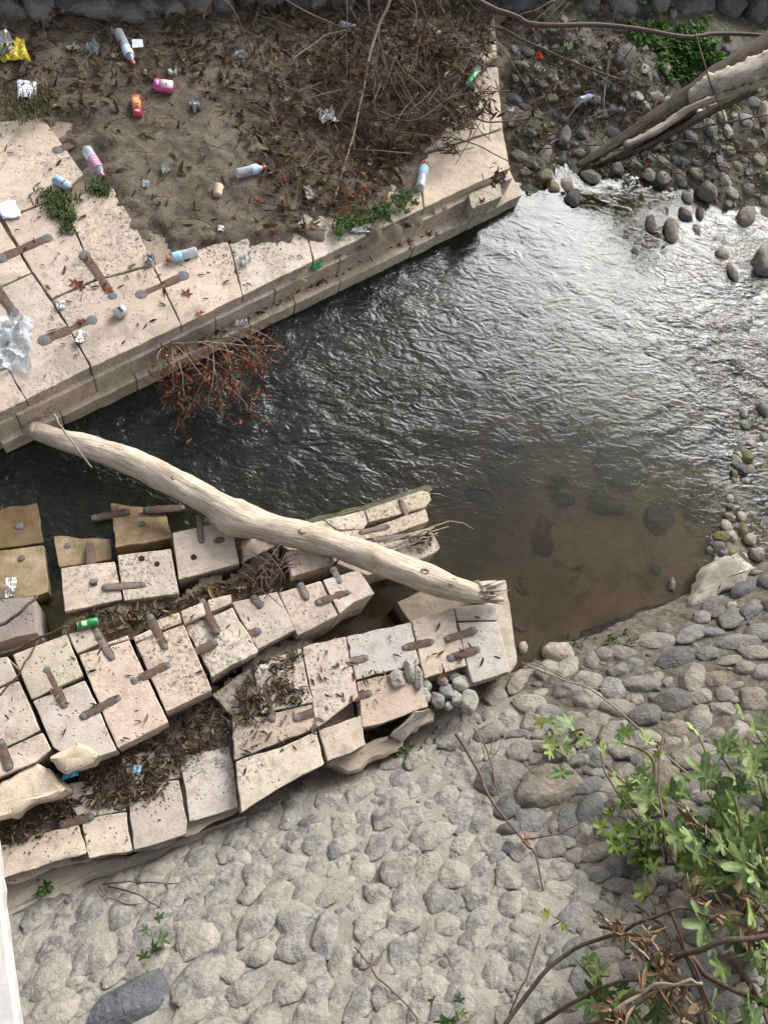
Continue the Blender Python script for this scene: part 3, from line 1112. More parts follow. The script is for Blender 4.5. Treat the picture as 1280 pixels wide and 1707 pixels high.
# ================================================================== MASONRY
def clamp_(a, b, za, parent, zb=None, mat='rust', w=0.030, plugs=0.54):
    """an iron cramp let into the stone, leaded at both ends"""
    zb = za if zb is None else zb
    p, q = P(*a, za), P(*b, zb)
    d = q - p
    L = np.linalg.norm(d)
    d /= L
    s = np.array([-d[1], d[0], 0])
    s /= np.linalg.norm(s)
    up = np.cross(d, s)
    if up[2] < 0:
        up = -up
    n = 7
    V, Fc = [], []
    for i in range(n):
        t = i / (n - 1)
        ww = w * 0.5 * (1 + 0.12 * random.uniform(-1, 1)) * (0.82 if i in (0, n - 1) else 1)
        hh_ = 0.003 + random.uniform(-.001, .001)
        c = p + d * L * t
        for sx, hz in ((-1, -0.02), (-1, hh_ * .5), (-.6, hh_), (.6, hh_), (1, hh_ * .5), (1, -0.02)):
            V.append(c + s * sx * ww + up * hz)
    for i in range(n - 1):
        for k in range(6):
            j = (k + 1) % 6
            Fc.append((i * 6 + k, i * 6 + j, (i + 1) * 6 + j, (i + 1) * 6 + k))
    Fc += [tuple(range(5, -1, -1)), tuple((n - 1) * 6 + k for k in range(6))]
    o = put_world('iron_clamp', V, Fc, M[mat], parent)
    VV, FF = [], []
    for i in range(9):                              # flat dark strip around it, its colour imitating a recessed slot's shade
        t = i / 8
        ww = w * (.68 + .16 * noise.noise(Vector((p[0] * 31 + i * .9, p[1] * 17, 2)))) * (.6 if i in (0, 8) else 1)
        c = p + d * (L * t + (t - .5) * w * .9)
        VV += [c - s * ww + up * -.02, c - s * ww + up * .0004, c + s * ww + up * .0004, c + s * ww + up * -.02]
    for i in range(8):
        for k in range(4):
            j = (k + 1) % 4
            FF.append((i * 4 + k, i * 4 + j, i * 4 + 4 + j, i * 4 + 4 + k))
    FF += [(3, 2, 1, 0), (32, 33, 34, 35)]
    put_world('slot_shade', VV, FF, M['slot'], o, smooth=False)
    if plugs:
        for c in (p + d * 0.004, q - d * 0.004):
            m_ = 11
            VV = []
            rr = w * random.uniform(plugs * .9, plugs * 1.1)
            for (f, hz) in ((1.0, -0.02), (1.0, 0.002), (0.7, 0.0045)):
                for k in range(m_):
                    a_ = 2 * math.pi * k / m_
                    r2 = rr * f * (1 + 0.16 * noise.noise(Vector((c[0] * 50 + math.cos(a_), c[1] * 50 + math.sin(a_), 0))))
                    VV.append(c + (s * math.cos(a_) + d * math.sin(a_)) * r2 + up * hz)
            VV.append(c + up * 0.005)
            FF = []
            for rr_ in range(2):
                for k in range(m_):
                    j = (k + 1) % m_
                    FF.append((rr_ * m_ + k, rr_ * m_ + j, (rr_ + 1) * m_ + j, (rr_ + 1) * m_ + k))
            for k in range(m_):
                FF.append((2 * m_ + k, 2 * m_ + (k + 1) % m_, 3 * m_))
            put_world('lead_plug', VV, FF, M['lead'], o)
    return o


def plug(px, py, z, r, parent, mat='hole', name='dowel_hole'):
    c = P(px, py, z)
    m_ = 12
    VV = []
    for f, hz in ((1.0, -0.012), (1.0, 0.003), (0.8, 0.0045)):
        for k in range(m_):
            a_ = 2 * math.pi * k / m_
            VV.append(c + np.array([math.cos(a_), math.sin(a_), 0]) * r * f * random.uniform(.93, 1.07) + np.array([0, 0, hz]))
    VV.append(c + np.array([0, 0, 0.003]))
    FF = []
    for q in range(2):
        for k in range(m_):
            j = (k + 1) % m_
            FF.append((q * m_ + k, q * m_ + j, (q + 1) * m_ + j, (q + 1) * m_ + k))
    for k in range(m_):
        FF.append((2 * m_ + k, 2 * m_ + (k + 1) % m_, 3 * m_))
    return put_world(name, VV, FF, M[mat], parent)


ZT, ZL1, ZL2 = 0.36, 0.275, 0.12
TL = [(x, 667 - 0.4815 * (x - 44)) for x in (-110, 44, 200, 346, 430, 515, 600, 700, 850)]


def on(line, x):
    for (x0, y0), (x1, y1) in zip(line, line[1:]):
        if x <= x1:
            return y0 + (y1 - y0) * (x - x0) / (x1 - x0)
    return line[-1][1]


def off(x, d):
    return (x + 0.46 * d, on(TL, x) + 0.89 * d)


terrace = empty('stone_terrace', P(400, 450, 0), 'pale stepped stone terrace with iron clamps covered in soil and litter', 'stone terrace')
block([(-110, -90), (822, -90), (826, 60), (838, 215), (846, 272)] + [(x, y - 6) for x, y in TL[::-1][1:]], ZT - 0.03, 0.9, (0.40, 0.33, 0.26), terrace, 'rubble_core')
TS = [([(-110, 330), (-22, 326), (0, 367), (52, 454), (0, 478), (-110, 528)], CREAM), ([(-110, 530), (0, 479), (53, 455), (112, 543), (150, 612), (44, 667), (12, 612), (-110, 660)], PINK),
      ([(-110, 662), (12, 613), (44, 667), (-110, 738)], CREAM), ([(6, 365), (92, 332), (122, 380), (161, 465), (86, 497), (52, 450)], PINK),
      ([(93, 332), (188, 312), (226, 376), (255, 440), (162, 465), (123, 380)], CREAM), ([(87, 498), (162, 466), (255, 443), (302, 542), (152, 613), (113, 543)], PINK),
      ([(256, 442), (380, 398), (404, 493), (303, 542)], PINK), ([(381, 398), (500, 345), (522, 435), (430, 480), (405, 492)], CREAM),
      ([(501, 345), (600, 310), (612, 392), (523, 435)], CREAM), ([(601, 310), (696, 262), (706, 347), (613, 391)], YEL), ([(697, 262), (838, 215), (850, 279), (707, 346)], YEL),
      ([(704, 60), (826, 50), (837, 213), (694, 258)], YEL), ([(-110, 208), (72, 196), (140, 290), (92, 330), (5, 364), (-22, 325), (-110, 328)], CREAM), ([(715, -80), (822, -80), (826, 48), (706, 56)], YEL)]
for poly, colr in TS:
    block(poly, ZT + random.uniform(-.004, .004), 0.22, colr, terrace, 'stone_slab', rough=0.004)


def band(name, js, d0, d1, z, h, cols, skew=10):
    for i in range(len(js) - 1):
        a, b = js[i], js[i + 1]
        xs = [a] + [x for x, _ in TL if a < x < b] + [b]
        inner = [off(x, d0) for x in xs]
        outer = [off(x + (skew if 0 < k < len(xs) - 1 or True else 0) * 0, d1) for k, x in enumerate(xs)]
        block(inner + outer[::-1], z + random.uniform(-.004, .004), h, cols[i % len(cols)], terrace, name, rough=0.004)


band('ledge_block', [-110, 20, 150, 262, 352, 452, 560, 690, 790, 848], -30, 17, ZL1, 0.5, [CREAM, PINK, YEL, CREAM])
band('ledge_block', [-20, 80, 205, 330, 395, 470, 545, 668, 760, 848], -6, 50, ZL2, 0.6, [YEL, (0.60, 0.50, 0.37), YEL, CREAM])
block([(780, 322), (833, 302), (838, 326), (786, 348)], ZL1 + 0.03, 0.12, YEL, terrace, 'ledge_block')
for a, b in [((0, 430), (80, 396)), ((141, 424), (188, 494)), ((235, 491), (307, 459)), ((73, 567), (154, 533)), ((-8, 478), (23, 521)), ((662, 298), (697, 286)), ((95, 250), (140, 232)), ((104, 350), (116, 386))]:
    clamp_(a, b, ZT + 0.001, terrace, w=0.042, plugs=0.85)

# ---- ruined pier: upper course, lower course, foot slabs
pier = empty('ruined_pier', P(350, 1180, 0), 'ruined pier of pale clamped blocks and slabs between the cobbled wall and the pool', 'stone pier')
ZA, ZB, ZC, ZR = 0.50, 0.36, 0.30, 0.42
AS = [([(-110, 1120), (13, 1094), (30, 1131), (-110, 1196)], CREAM), ([(20, 1091), (111, 1057), (139, 1127), (52, 1168)], YEL), ([(113, 1057), (155, 1047), (166, 1074), (128, 1091)], YEL),
      ([(54, 1169), (141, 1134), (161, 1171), (195, 1252), (130, 1275), (88, 1248)], GREY), ([(-110, 1198), (32, 1134), (69, 1218), (10, 1247), (-110, 1300)], CREAM),
      ([(-110, 1302), (10, 1249), (72, 1221), (87, 1250), (60, 1271), (-110, 1340)], PINK), ([(131, 1092), (215, 1067), (282, 1205), (196, 1249)], PINK),
      ([(168, 1075), (214, 1058), (216, 1066), (170, 1080)], CREAM), ([(220, 1063), (252, 1048), (259, 1060), (225, 1072)], CREAM), ([(225, 1073), (306, 1040), (354, 1151), (277, 1188)], PINK),
      ([(259, 1034), (299, 1020), (304, 1038), (266, 1053)], PINK), ([(300, 1019), (338, 1003), (344, 1025), (306, 1042)], PINK)]
for poly, colr in AS:
    block(poly, ZA + random.uniform(-.006, .006), 0.5, colr, pier)
block([(309, 1045), (345, 1027), (388, 1012), (430, 1087), (354, 1129)], ZA - 0.04, 0.46, YEL, pier, rough=0.007)
for poly, colr in [([(386, 1004), (462, 986), (494, 1050), (430, 1084)], PINK), ([(464, 988), (535, 968), (564, 1026), (496, 1061)], PINK), ([(537, 967), (598, 949), (626, 990), (590, 1005), (566, 1024)], PINK),
                   ([(345, 1000), (386, 990), (388, 1006), (350, 1022)], PINK)]:
    block(poly, ZR + random.uniform(-.006, .006), 0.42, colr, pier)
block([(-110, 1345), (0, 1305), (60, 1272), (84, 1275), (100, 1298), (112, 1316), (80, 1332), (0, 1369), (-110, 1410)], ZA - 0.02, 0.45, YEL, pier, rough=0.022, chamfer=0.016, relief=0.03)
block([(82, 1265), (104, 1248), (128, 1235), (168, 1258), (140, 1278), (107, 1292)], ZA + 0.035, 0.12, YEL, pier, rough=0.016, chamfer=0.012, relief=0.02)
BS = [([(503, 1078), (576, 1061), (592, 1133), (598, 1162), (527, 1216), (520, 1160)], PINK), ([(577, 1061), (685, 1037), (700, 1107), (593, 1134)], GREY), ([(686, 1034), (755, 1013), (778, 1111), (708, 1132)], CREAM),
      ([(763, 1037), (831, 1035), (851, 1120), (788, 1139), (779, 1110)], GREY), ([(756, 1013), (829, 1005), (831, 1034), (762, 1036)], GREY), ([(594, 1136), (697, 1112), (714, 1178), (640, 1207), (604, 1213)], PINK),
      ([(420, 1112), (502, 1079), (519, 1160), (526, 1170), (435, 1192)], PINK), ([(386, 1192), (434, 1194), (526, 1172), (529, 1214), (390, 1268)], PINK), ([(530, 1218), (602, 1192), (612, 1243), (545, 1272)], CREAM),
      ([(391, 1270), (470, 1245), (528, 1218), (540, 1274), (470, 1312), (402, 1357)], YEL)]
block([(352, 1158), (425, 1108), (438, 1190), (386, 1196)], ZB - .012, .4, (.40, .34, .27), pier, 'stone_slab', rough=.01)
for poly, colr in BS:
    block(poly, ZB + random.uniform(-.006, .006), 0.42, colr, pier, 'stone_slab', rough=0.005)
block([(545, 1273), (612, 1244), (650, 1225), (690, 1190), (720, 1178), (728, 1190), (664, 1252), (580, 1292)], ZB - 0.08, 0.3, (0.46, 0.40, 0.32), pier, 'broken_slab', rough=0.02, relief=0.025, chamfer=0.015)
block([(650, 1226), (694, 1186), (716, 1178), (720, 1184), (668, 1238)], [ZB - 0.02, ZB + 0.04, ZB + 0.04, ZB, ZB - .05], 0.12, (0.42, 0.39, 0.34), pier, 'broken_slab', rough=0.012)
block([(800, 968), (843, 965), (863, 1105), (848, 1124), (820, 1060)], ZB - 0.10, 0.5, YEL, pier, 'footing_block', rough=0.006)
block([(660, 1004), (700, 986), (799, 965), (818, 1010), (755, 1022), (688, 1045)], ZB - 0.24, 0.4, (0.21, 0.185, 0.14), pier, 'footing_block', rough=0.006)
CS = [([(299, 1262), (383, 1243), (398, 1346), (314, 1373)], GREY), ([(212, 1312), (298, 1300), (313, 1372), (312, 1392), (222, 1420)], GREY), ([(134, 1367), (212, 1353), (221, 1419), (148, 1433)], CREAM),
      ([(-110, 1440), (17, 1405), (132, 1372), (145, 1422), (17, 1462), (-110, 1505)], CREAM), ([(200, 1262), (298, 1240), (298, 1298), (212, 1310)], CREAM), ([(100, 1310), (200, 1290), (211, 1352), (130, 1366)], CREAM)]
for poly, colr in CS:
    block(poly, ZC + random.uniform(-.006, .006), 0.35, colr, pier, 'stone_slab', rough=0.005)
block([(-110, 1400), (110, 1330), (300, 1250), (420, 1180), (560, 1060), (600, 1230), (400, 1350), (314, 1398), (140, 1440), (-110, 1510)], ZC - 0.05, 0.35, (0.36, 0.30, 0.24), pier, 'rubble_core', rough=0.02)
block([(-110, 1512), (18, 1462), (150, 1432), (225, 1425), (318, 1386), (400, 1362), (414, 1364), (330, 1408), (250, 1438), (140, 1478), (22, 1528), (-110, 1575)], ZC - 0.14, 0.3, (0.47, 0.40, 0.31), pier, 'broken_slab', rough=0.02, relief=0.02, chamfer=0.014)
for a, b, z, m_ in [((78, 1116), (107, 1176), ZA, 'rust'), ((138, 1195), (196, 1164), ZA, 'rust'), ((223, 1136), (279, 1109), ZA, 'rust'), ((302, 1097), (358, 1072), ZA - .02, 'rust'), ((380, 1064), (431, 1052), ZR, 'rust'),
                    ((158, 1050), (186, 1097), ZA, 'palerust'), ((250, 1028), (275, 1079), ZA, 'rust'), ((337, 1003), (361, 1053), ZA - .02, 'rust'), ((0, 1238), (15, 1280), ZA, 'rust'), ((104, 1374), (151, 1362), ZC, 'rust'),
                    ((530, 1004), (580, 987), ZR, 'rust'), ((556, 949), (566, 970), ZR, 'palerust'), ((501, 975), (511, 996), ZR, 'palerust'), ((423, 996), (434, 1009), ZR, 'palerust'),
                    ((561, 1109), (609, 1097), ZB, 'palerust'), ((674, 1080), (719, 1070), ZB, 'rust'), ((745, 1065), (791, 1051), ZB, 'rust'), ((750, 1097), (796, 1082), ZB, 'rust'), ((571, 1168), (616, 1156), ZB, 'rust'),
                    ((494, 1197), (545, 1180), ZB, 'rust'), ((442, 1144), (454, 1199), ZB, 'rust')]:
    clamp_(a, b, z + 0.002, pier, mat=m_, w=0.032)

o = block([(1152, 1010), (1166, 975), (1182, 946), (1200, 930), (1232, 926), (1262, 946), (1236, 972), (1192, 1000)], [.10, .12, .15, .16, .18, .2, .17, .13], .35, (.50, .46, .36), None, 'rough_slab', rough=.02, relief=.03, chamfer=.014)
tag(o, 'pale yellowish rough stone slab at the right rim of the pool', 'stone slab')
# ---- long footing along the stream, ends in moulded noses
foot_ = empty('stone_footing', P(620, 880, 0), 'low cream footing of long blocks along the stream under the driftwood log', 'stone footing')
for poly, z, colr in [([(430, 893), (540, 867), (560, 884), (470, 908)], .20, CREAM), ([(540, 867), (607, 850), (614, 871), (606, 882), (562, 884)], .20, CREAM), ([(607, 850), (704, 817), (716, 821), (720, 833), (709, 846), (614, 871)], .20, YEL),
                      ([(563, 886), (606, 883), (710, 848), (713, 858), (716, 868), (657, 891), (580, 905)], .215, CREAM), ([(470, 910), (562, 886), (580, 906), (560, 937), (540, 938), (480, 918)], .19, CREAM),
                      ([(582, 906), (640, 896), (716, 880), (726, 895), (734, 912), (729, 920), (702, 933), (612, 960), (560, 940)], .235, CREAM), ([(404, 892), (466, 880), (470, 906), (404, 938)], .18, CREAM)]:
    block(poly, z, 0.45, colr, foot_)
block([(430, 885), (540, 858), (607, 842), (712, 808), (722, 814), (716, 822), (607, 852), (430, 896)], 0.015, 0.4, (0.09, 0.10, 0.03), foot_, 'mossy_plinth', mat='wet', rough=0.008)
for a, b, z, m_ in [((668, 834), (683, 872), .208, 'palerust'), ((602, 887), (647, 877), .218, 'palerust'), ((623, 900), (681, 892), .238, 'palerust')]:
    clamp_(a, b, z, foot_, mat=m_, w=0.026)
plug(700, 918, 0.236, 0.02, foot_, 'lead', 'lead_plug')

# ---- displaced blocks, each lying by itself
LB = 'displaced blocks at the stream edge'


def loose(poly, z, h, colr, label, mat='trav', **kw):
    o = block(poly, z, h, colr, None, 'displaced_block', mat=mat, **kw)
    return tag(o, label, 'stone block', LB)


b1 = loose([(-110, 828), (60, 816), (72, 905), (-110, 930)], [-.02, -.02, .05, .05], .4, WET, 'dark wet brown block half under water at the left edge', 'wet', rough=.006)
plug(33, 877, .030, .022, b1, 'lead', 'lead_plug')
b2 = loose([(-110, 932), (73, 908), (82, 988), (50, 996), (-110, 1004)], [.05, .05, .11, .11, .11], .4, WETL, 'brown stained block with one lead plug above the grey carved block', 'wet', rough=.006)
plug(36, 930, .075, .018, b2, 'lead', 'lead_plug')
b3 = loose([(-110, 1010), (57, 993), (63, 1056), (-110, 1095)], .34, .45, (0.33, 0.285, 0.255), 'grey-pink block with carved lines at the left edge beside the green can', rough=.006)
b4 = loose([(88, 893), (185, 898), (188, 933), (97, 947)], [.015, .015, .05, .05], .4, WETL, 'small wet brown block with a rusty clamp running onto the pale block below', 'wet', rough=.006)
plug(113, 910, .028, .019, b4, 'lead', 'lead_plug')
b5 = loose([(100, 947), (192, 935), (205, 1000), (107, 1021)], .25, .4, CREAM, 'pale block just above the green can, joined by a clamp to its right neighbour')
b6 = loose([(195, 925), (285, 914), (299, 990), (206, 1003)], .26, .4, CREAM, 'pale block with two round dowel holes beside the log')
b7 = loose([(184, 838), (275, 850), (287, 898), (192, 913)], [.0, .0, .14, .14], .4, WETL, 'tan block wet at its back, nearest the stream behind the two-hole block', 'wet', rough=.006)
b8 = loose([(286, 888), (366, 871), (388, 884), (400, 940), (297, 967)], .23, .4, CREAM, 'large cream block with a single dowel hole directly below the log knot')
b9 = loose([(475, 920), (533, 906), (554, 920), (559, 940), (486, 962)], .30, .4, CREAM, 'pale block with a rounded corner tucked under the middle of the log')
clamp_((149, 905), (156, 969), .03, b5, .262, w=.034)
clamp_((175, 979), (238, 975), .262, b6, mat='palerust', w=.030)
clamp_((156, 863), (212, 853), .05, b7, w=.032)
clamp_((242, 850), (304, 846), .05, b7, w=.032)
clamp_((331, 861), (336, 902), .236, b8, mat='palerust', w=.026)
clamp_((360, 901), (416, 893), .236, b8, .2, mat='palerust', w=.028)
for x, y, z, r, b in [(236, 931, .26, .017, b6), (262, 940, .26, .015, b6), (323, 929, .23, .018, b8)]:
    plug(x, y, z, r, b)
plug(237, 873, .085, .019, b7, 'lead', 'lead_plug')

for o in COL.objects:
    if o.type == 'MESH' and o.name.split('.')[0] in ('stone_block', 'stone_slab', 'ledge_block', 'rubble_core', 'broken_slab', 'footing_block', 'mossy_plinth', 'displaced_block', 'lead_plug', 'iron_clamp', 'dowel_hole'):
        o.data.set_sharp_from_angle(angle=math.radians(35))


# ================================================================== SOIL AND LITTER ON THE STONES
def soil_patch(name, poly, z0, rise, wob, step=0.03, parent=None, seed=1.0, holes=0.0):
    w = np.array([P(a, b, z0) for a, b in poly])
    X, Y, Fc = grid(w[:, 0].min() - .05, w[:, 0].max() + .05, w[:, 1].min() - .05, w[:, 1].max() + .05, step)
    qx, qy = proj(X, Y, np.full(X.shape, z0))
    d = poly_dist(qx, qy, poly) + wob * nzv(X, Y, 4.0, seed, 3) + 12 * nzv(X, Y, 19.0, seed + 2, 2)
    m_ = np.clip(d / 28 + holes * nzv(X, Y, 6.5, seed + 11, 2), -1, 1)
    Z = z0 - 0.012 + np.where(m_ > 0, m_ * (2 - m_) * rise, m_ * 0.02) + (nzv(X, Y, 7.0, seed + 3, 3) * 0.022 + nzv(X, Y, 26.0, seed + 5, 2) * 0.008) * np.clip(m_ + .3, 0, 1)
    keep = (m_.ravel()[Fc] > -0.5).any(1)
    Fk = Fc[keep]
    used = np.unique(Fk)
    remap = -np.ones(X.size, int)
    remap[used] = np.arange(len(used))
    V = np.stack([X, Y, Z], -1).reshape(-1, 3)[used]
    o = put_world(name, V, remap[Fk], M['soil'], parent)
    o['kind'] = 'stuff'

    def height(x, y):
        i = int(round((x - X[0, 0]) / (X[-1, 0] - X[0, 0]) * (X.shape[0] - 1)))
        j = int(round((y - Y[0, 0]) / (Y[0, -1] - Y[0, 0]) * (X.shape[1] - 1)))
        if 0 <= i < X.shape[0] and 0 <= j < X.shape[1]:
            return max(Z[i, j], z0), m_[i, j]
        return z0, -1
    return o, height


SP = [(-110, -80), (835, -80), (826, 60), (806, 140), (785, 200), (728, 262), (696, 318), (640, 368), (560, 388), (500, 398), (432, 412), (380, 436), (330, 410), (250, 396), (205, 335), (175, 285), (120, 225), (60, 205), (-110, 205)]
soil1, H1 = soil_patch('terrace_soil', SP, ZT, 0.026, 46, 0.022, None, 1.0, 0.9)
soil1['label'] = 'dark damp soil spread over the stone terrace'
SQ = [(425, 1108), (500, 1082), (516, 1130), (505, 1165), (450, 1195), (390, 1225), (330, 1262), (285, 1300), (270, 1335), (180, 1345), (120, 1365), (60, 1400), (-60, 1425), (-60, 1395), (50, 1350), (112, 1318), (115, 1290), (200, 1252), (285, 1206), (356, 1152)]
SQL = [(-60, 1425), (-60, 1395), (50, 1350), (112, 1318), (115, 1290), (200, 1252), (285, 1206), (356, 1152), (384, 1190), (386, 1240), (330, 1262), (285, 1300), (270, 1335), (180, 1345), (120, 1365), (60, 1400)]
SQR = [(425, 1108), (500, 1082), (516, 1130), (505, 1165), (450, 1195), (392, 1225), (386, 1190), (400, 1150)]
soil2, H2 = soil_patch('pier_soil', SQL, ZC - 0.008, 0.022, 40, 0.018, None, 7.0, 1.5)
soil2['label'] = 'dark leaf mould lying along the ruined pier step'
soil2b, H2b = soil_patch('pier_soil', SQR, ZB - 0.010, 0.022, 34, 0.018, None, 17.0, 1.7)
soil2b['label'] = 'dark leaf mould on the pinkish slabs of the ruined pier'
SR = [(125, 1030), (205, 1014), (300, 1005), (330, 985), (400, 965), (470, 925), (485, 960), (440, 990), (380, 1000), (300, 1015), (255, 1040), (170, 1062), (120, 1052)]
soil3, H3 = soil_patch('joint_soil', SR, 0.22, 0.03, 12, 0.016, None, 12.0, 0.5)
soil3['label'] = 'brown debris caught between the loose blocks and the pier'


def pts_in(poly, n, H=None, z0=None, rs=None, thresh=0.0):
    xs = [p[0] for p in poly]
    ys = [p[1] for p in poly]
    out = []
    while len(out) < n:
        a = np.array([[rs.uniform(min(xs), max(xs)), rs.uniform(min(ys), max(ys))] for _ in range(n)])
        for x, y in a[in_poly(a[:, 0], a[:, 1], poly)]:
            p = P(x, y, z0)
            if H:
                z, m_ = H(p[0], p[1])
                if m_ < thresh:
                    continue
                p[2] = z
            out.append(p)
            if len(out) >= n:
                break
    return out


def stuff(name, label, geo, mat):
    V, Fc, C = geo
    o = put_world(name, V, Fc, mat, col=C, smooth=False)
    o['kind'] = 'stuff'
    o['label'] = label
    return o


# crumbs of soil dragged out over the stone
TINYC = None


def crumbs(poly, n, z, spread, seed, smax=.012):
    rs = random.Random(seed)
    xs = [p[0] for p in poly]
    ys = [p[1] for p in poly]
    V, Fc = [], []
    base = np.array([(1, 0, 0), (-.5, .87, 0), (-.5, -.87, 0), (0, 0, .8)])
    k = 0
    CX = np.array([rs.uniform(min(xs) - 40, max(xs) + 40) for _ in range(n * 12)])
    CY = np.array([rs.uniform(min(ys) - 40, max(ys) + 40) for _ in range(n * 12)])
    CD = poly_dist(CX, CY, poly)
    for x, y, d in zip(CX, CY, CD):
        if k >= n:
            break
        if d > 12 or rs.random() > math.exp(-max(0, -d) / spread):
            continue
        p = P(x, y, z)
        s_ = rs.uniform(.003, smax)
        a = rs.uniform(0, 6.28)
        m_ = np.array([[math.cos(a), -math.sin(a), 0], [math.sin(a), math.cos(a), 0], [0, 0, 1]])
        o0 = len(V)
        V += list(base * np.array([s_ * rs.uniform(.6, 1.6), s_, s_]) @ m_.T + p)
        Fc += [(o0, o0 + 1, o0 + 3), (o0 + 1, o0 + 2, o0 + 3), (o0 + 2, o0, o0 + 3)]
        k += 1
    o = put_world('soil_crumbs', V, Fc, M['soil'], None, smooth=False)
    o['kind'] = 'stuff'
    o['label'] = 'crumbs of dark soil scattered over the pale stone'
    return o


TB = [(0, 205), (60, 205), (120, 225), (175, 285), (205, 335), (250, 396), (330, 410), (380, 436), (432, 412), (500, 398), (560, 388), (640, 368), (688, 320), (700, 250), (752, 215), (795, 140), (828, 60), (700, 60), (300, 250), (100, 120), (0, 150)]
crumbs(TB, 1000, ZT + .002, 16, 1, .009)
crumbs(SQL, 350, ZC + .004, 14, 2, .009)
crumbs(SQR, 200, ZB + .004, 14, 5, .009)
crumbs([(130, 1040), (300, 1000), (300, 1030), (140, 1060)], 110, ZA + .004, 14, 3, .008)

rl = random.Random(5)
up_half = [p_ for p_ in SP]
lift = lambda ps, a, b: [p + np.array([0, 0, rl.uniform(a, b)]) for p in ps]
heavy = [(560, -60), (835, -60), (830, 60), (800, 190), (740, 240), (690, 270), (600, 300), (520, 180)]
dense = [(250, 30), (835, -60), (800, 140), (740, 220), (690, 260), (600, 370), (480, 395), (430, 300), (380, 200), (300, 120)]
leftd = [(-110, -60), (420, -60), (380, 60), (320, 130), (230, 150), (130, 205), (-60, 205)]
stuff('leaf_litter', 'brown dead leaves strewn over the soil of the terrace',
      scatter_geo(lift(pts_in(heavy, 700, None, ZT, rl), .0, .10) + lift(pts_in(dense, 2100, H1, ZT, rl), .0, .035) + lift(pts_in(leftd, 900, H1, ZT, rl), 0, .03) + lift(pts_in(SP, 600, H1, ZT, rl), 0, .012), CURL + PLANE, (0.022, 0.06), BROWNS * 2 + TANS * 2 + [(.4, .33, .24)], 0.6, 3), M['dleaf'])
stuff('twig_litter', 'thin broken twigs and straw strewn over the terrace soil',
      scatter_geo(lift(pts_in(SP, 1300, H1, ZT, rl), .004, .03) + lift(pts_in(leftd, 1100, H1, ZT, rl), .004, .03), [TWIGT], (0.03, 0.13), BROWNS + TANS + [(0.30, 0.25, 0.18)], 0.18, 4), M['dleaf'])
stuff('pier_leaf_litter', 'shrivelled dark leaves heaped along the ruined pier step',
      scatter_geo(lift(pts_in(SQL, 1250, H2, ZC, rl, -0.12) + pts_in(SQR, 420, H2b, ZB, rl, -.1), 0, .02), CURL + [TWIGT], (0.011, 0.032), BROWNS * 2 + TANS + [(0.24, 0.19, 0.13)] * 2, 0.7, 6), M['dleaf'])
stuff('joint_litter', 'twigs and dry grass lodged between the displaced blocks',
      scatter_geo(lift(pts_in(SR, 420, H3, 0.22, rl, -0.3), 0, .03), CURL + [TWIGT, TWIGT, TWIGT], (0.015, 0.05), BROWNS + TANS, 0.5, 8), M['dleaf'])
bare = [(0, 230), (60, 215), (150, 300), (215, 360), (255, 420), (420, 430), (560, 392), (420, 478), (150, 605), (40, 660), (0, 600)]
stuff('slab_scraps', 'small brown leaf scraps and stalks scattered over the bare terrace slabs', scatter_geo(pts_in(bare, 150, None, ZT + .007, rl), CURL + [TWIGT, TWIGT], (.008, .035), BROWNS * 2 + RUSSET[:1] + TANS, .35, 71), M['dleaf'])
bare2 = [(430, 1120), (560, 1075), (690, 1045), (800, 1020), (840, 1110), (700, 1120), (610, 1200), (530, 1250), (400, 1320), (390, 1200)]
stuff('pier_scraps', 'dry leaf scraps and stalks scattered over the pier slabs', scatter_geo(pts_in(bare2, 130, None, ZB + .007, rl), CURL + [TWIGT, TWIGT], (.008, .032), BROWNS * 2 + TANS, .35, 72) , M['dleaf'])
bare3 = [(20, 1100), (160, 1050), (300, 1030), (420, 1010), (430, 1085), (350, 1140), (200, 1240), (60, 1265), (0, 1240)]
stuff('block_scraps', 'leaf crumbs and stalks scattered over the clamped blocks', scatter_geo(pts_in(bare3, 60, None, ZA + .007, rl), CURL + [TWIGT, TWIGT], (.007, .028), BROWNS * 2 + TANS, .35, 73), M['dleaf'])
LEDGE = [off(250, 22), off(420, 14), off(600, 4), off(600, 40), off(420, 45), off(300, 50)]
stuff('ledge_litter', 'reddish leaf fragments caught on the lower ledge',
      scatter_geo(lift(pts_in(LEDGE, 260, None, ZL2 + .01, rl), 0, .03), CURL + PLANE + [TWIGT], (0.015, 0.04), RUSSET + BROWNS, 0.5, 9), M['dleaf'])

# ================================================================== WALL AT THE BACK, GRAVEL BANK, STONES IN THE STREAM
back = empty('rubble_wall', P(600, -40, 0.4), 'grey rubble stone wall running along the far side of the terrace', 'wall')
wl = [(-160, 40), (100, 22), (260, 30), (420, 5), (560, 12), (760, -5), (900, 15), (1100, 12), (1280, 22), (1420, 35)]
wp = catmull([P(x, y, 0.38) for x, y in wl], 40)
rw = random.Random(21)
core = [p + np.array([-0.05, 0.22, 0]) for p in wp]
V = []
for p in core:
    V += [p + np.array([0, 0, -0.6]), p + np.array([0.0, 0.03, .42]), p + np.array([0.0, 0.6, .42]), p + np.array([0, 0.6, -0.6])]
Fc = []
for i in range(len(core) - 1):
    for k in range(4):
        j = (k + 1) % 4
        Fc.append((i * 4 + k, i * 4 + j, i * 4 + 4 + j, i * 4 + 4 + k))
put_world('mortar_core', V, Fc, M['mortar'], back, attrs={'soil': [0.5] * len(V)})
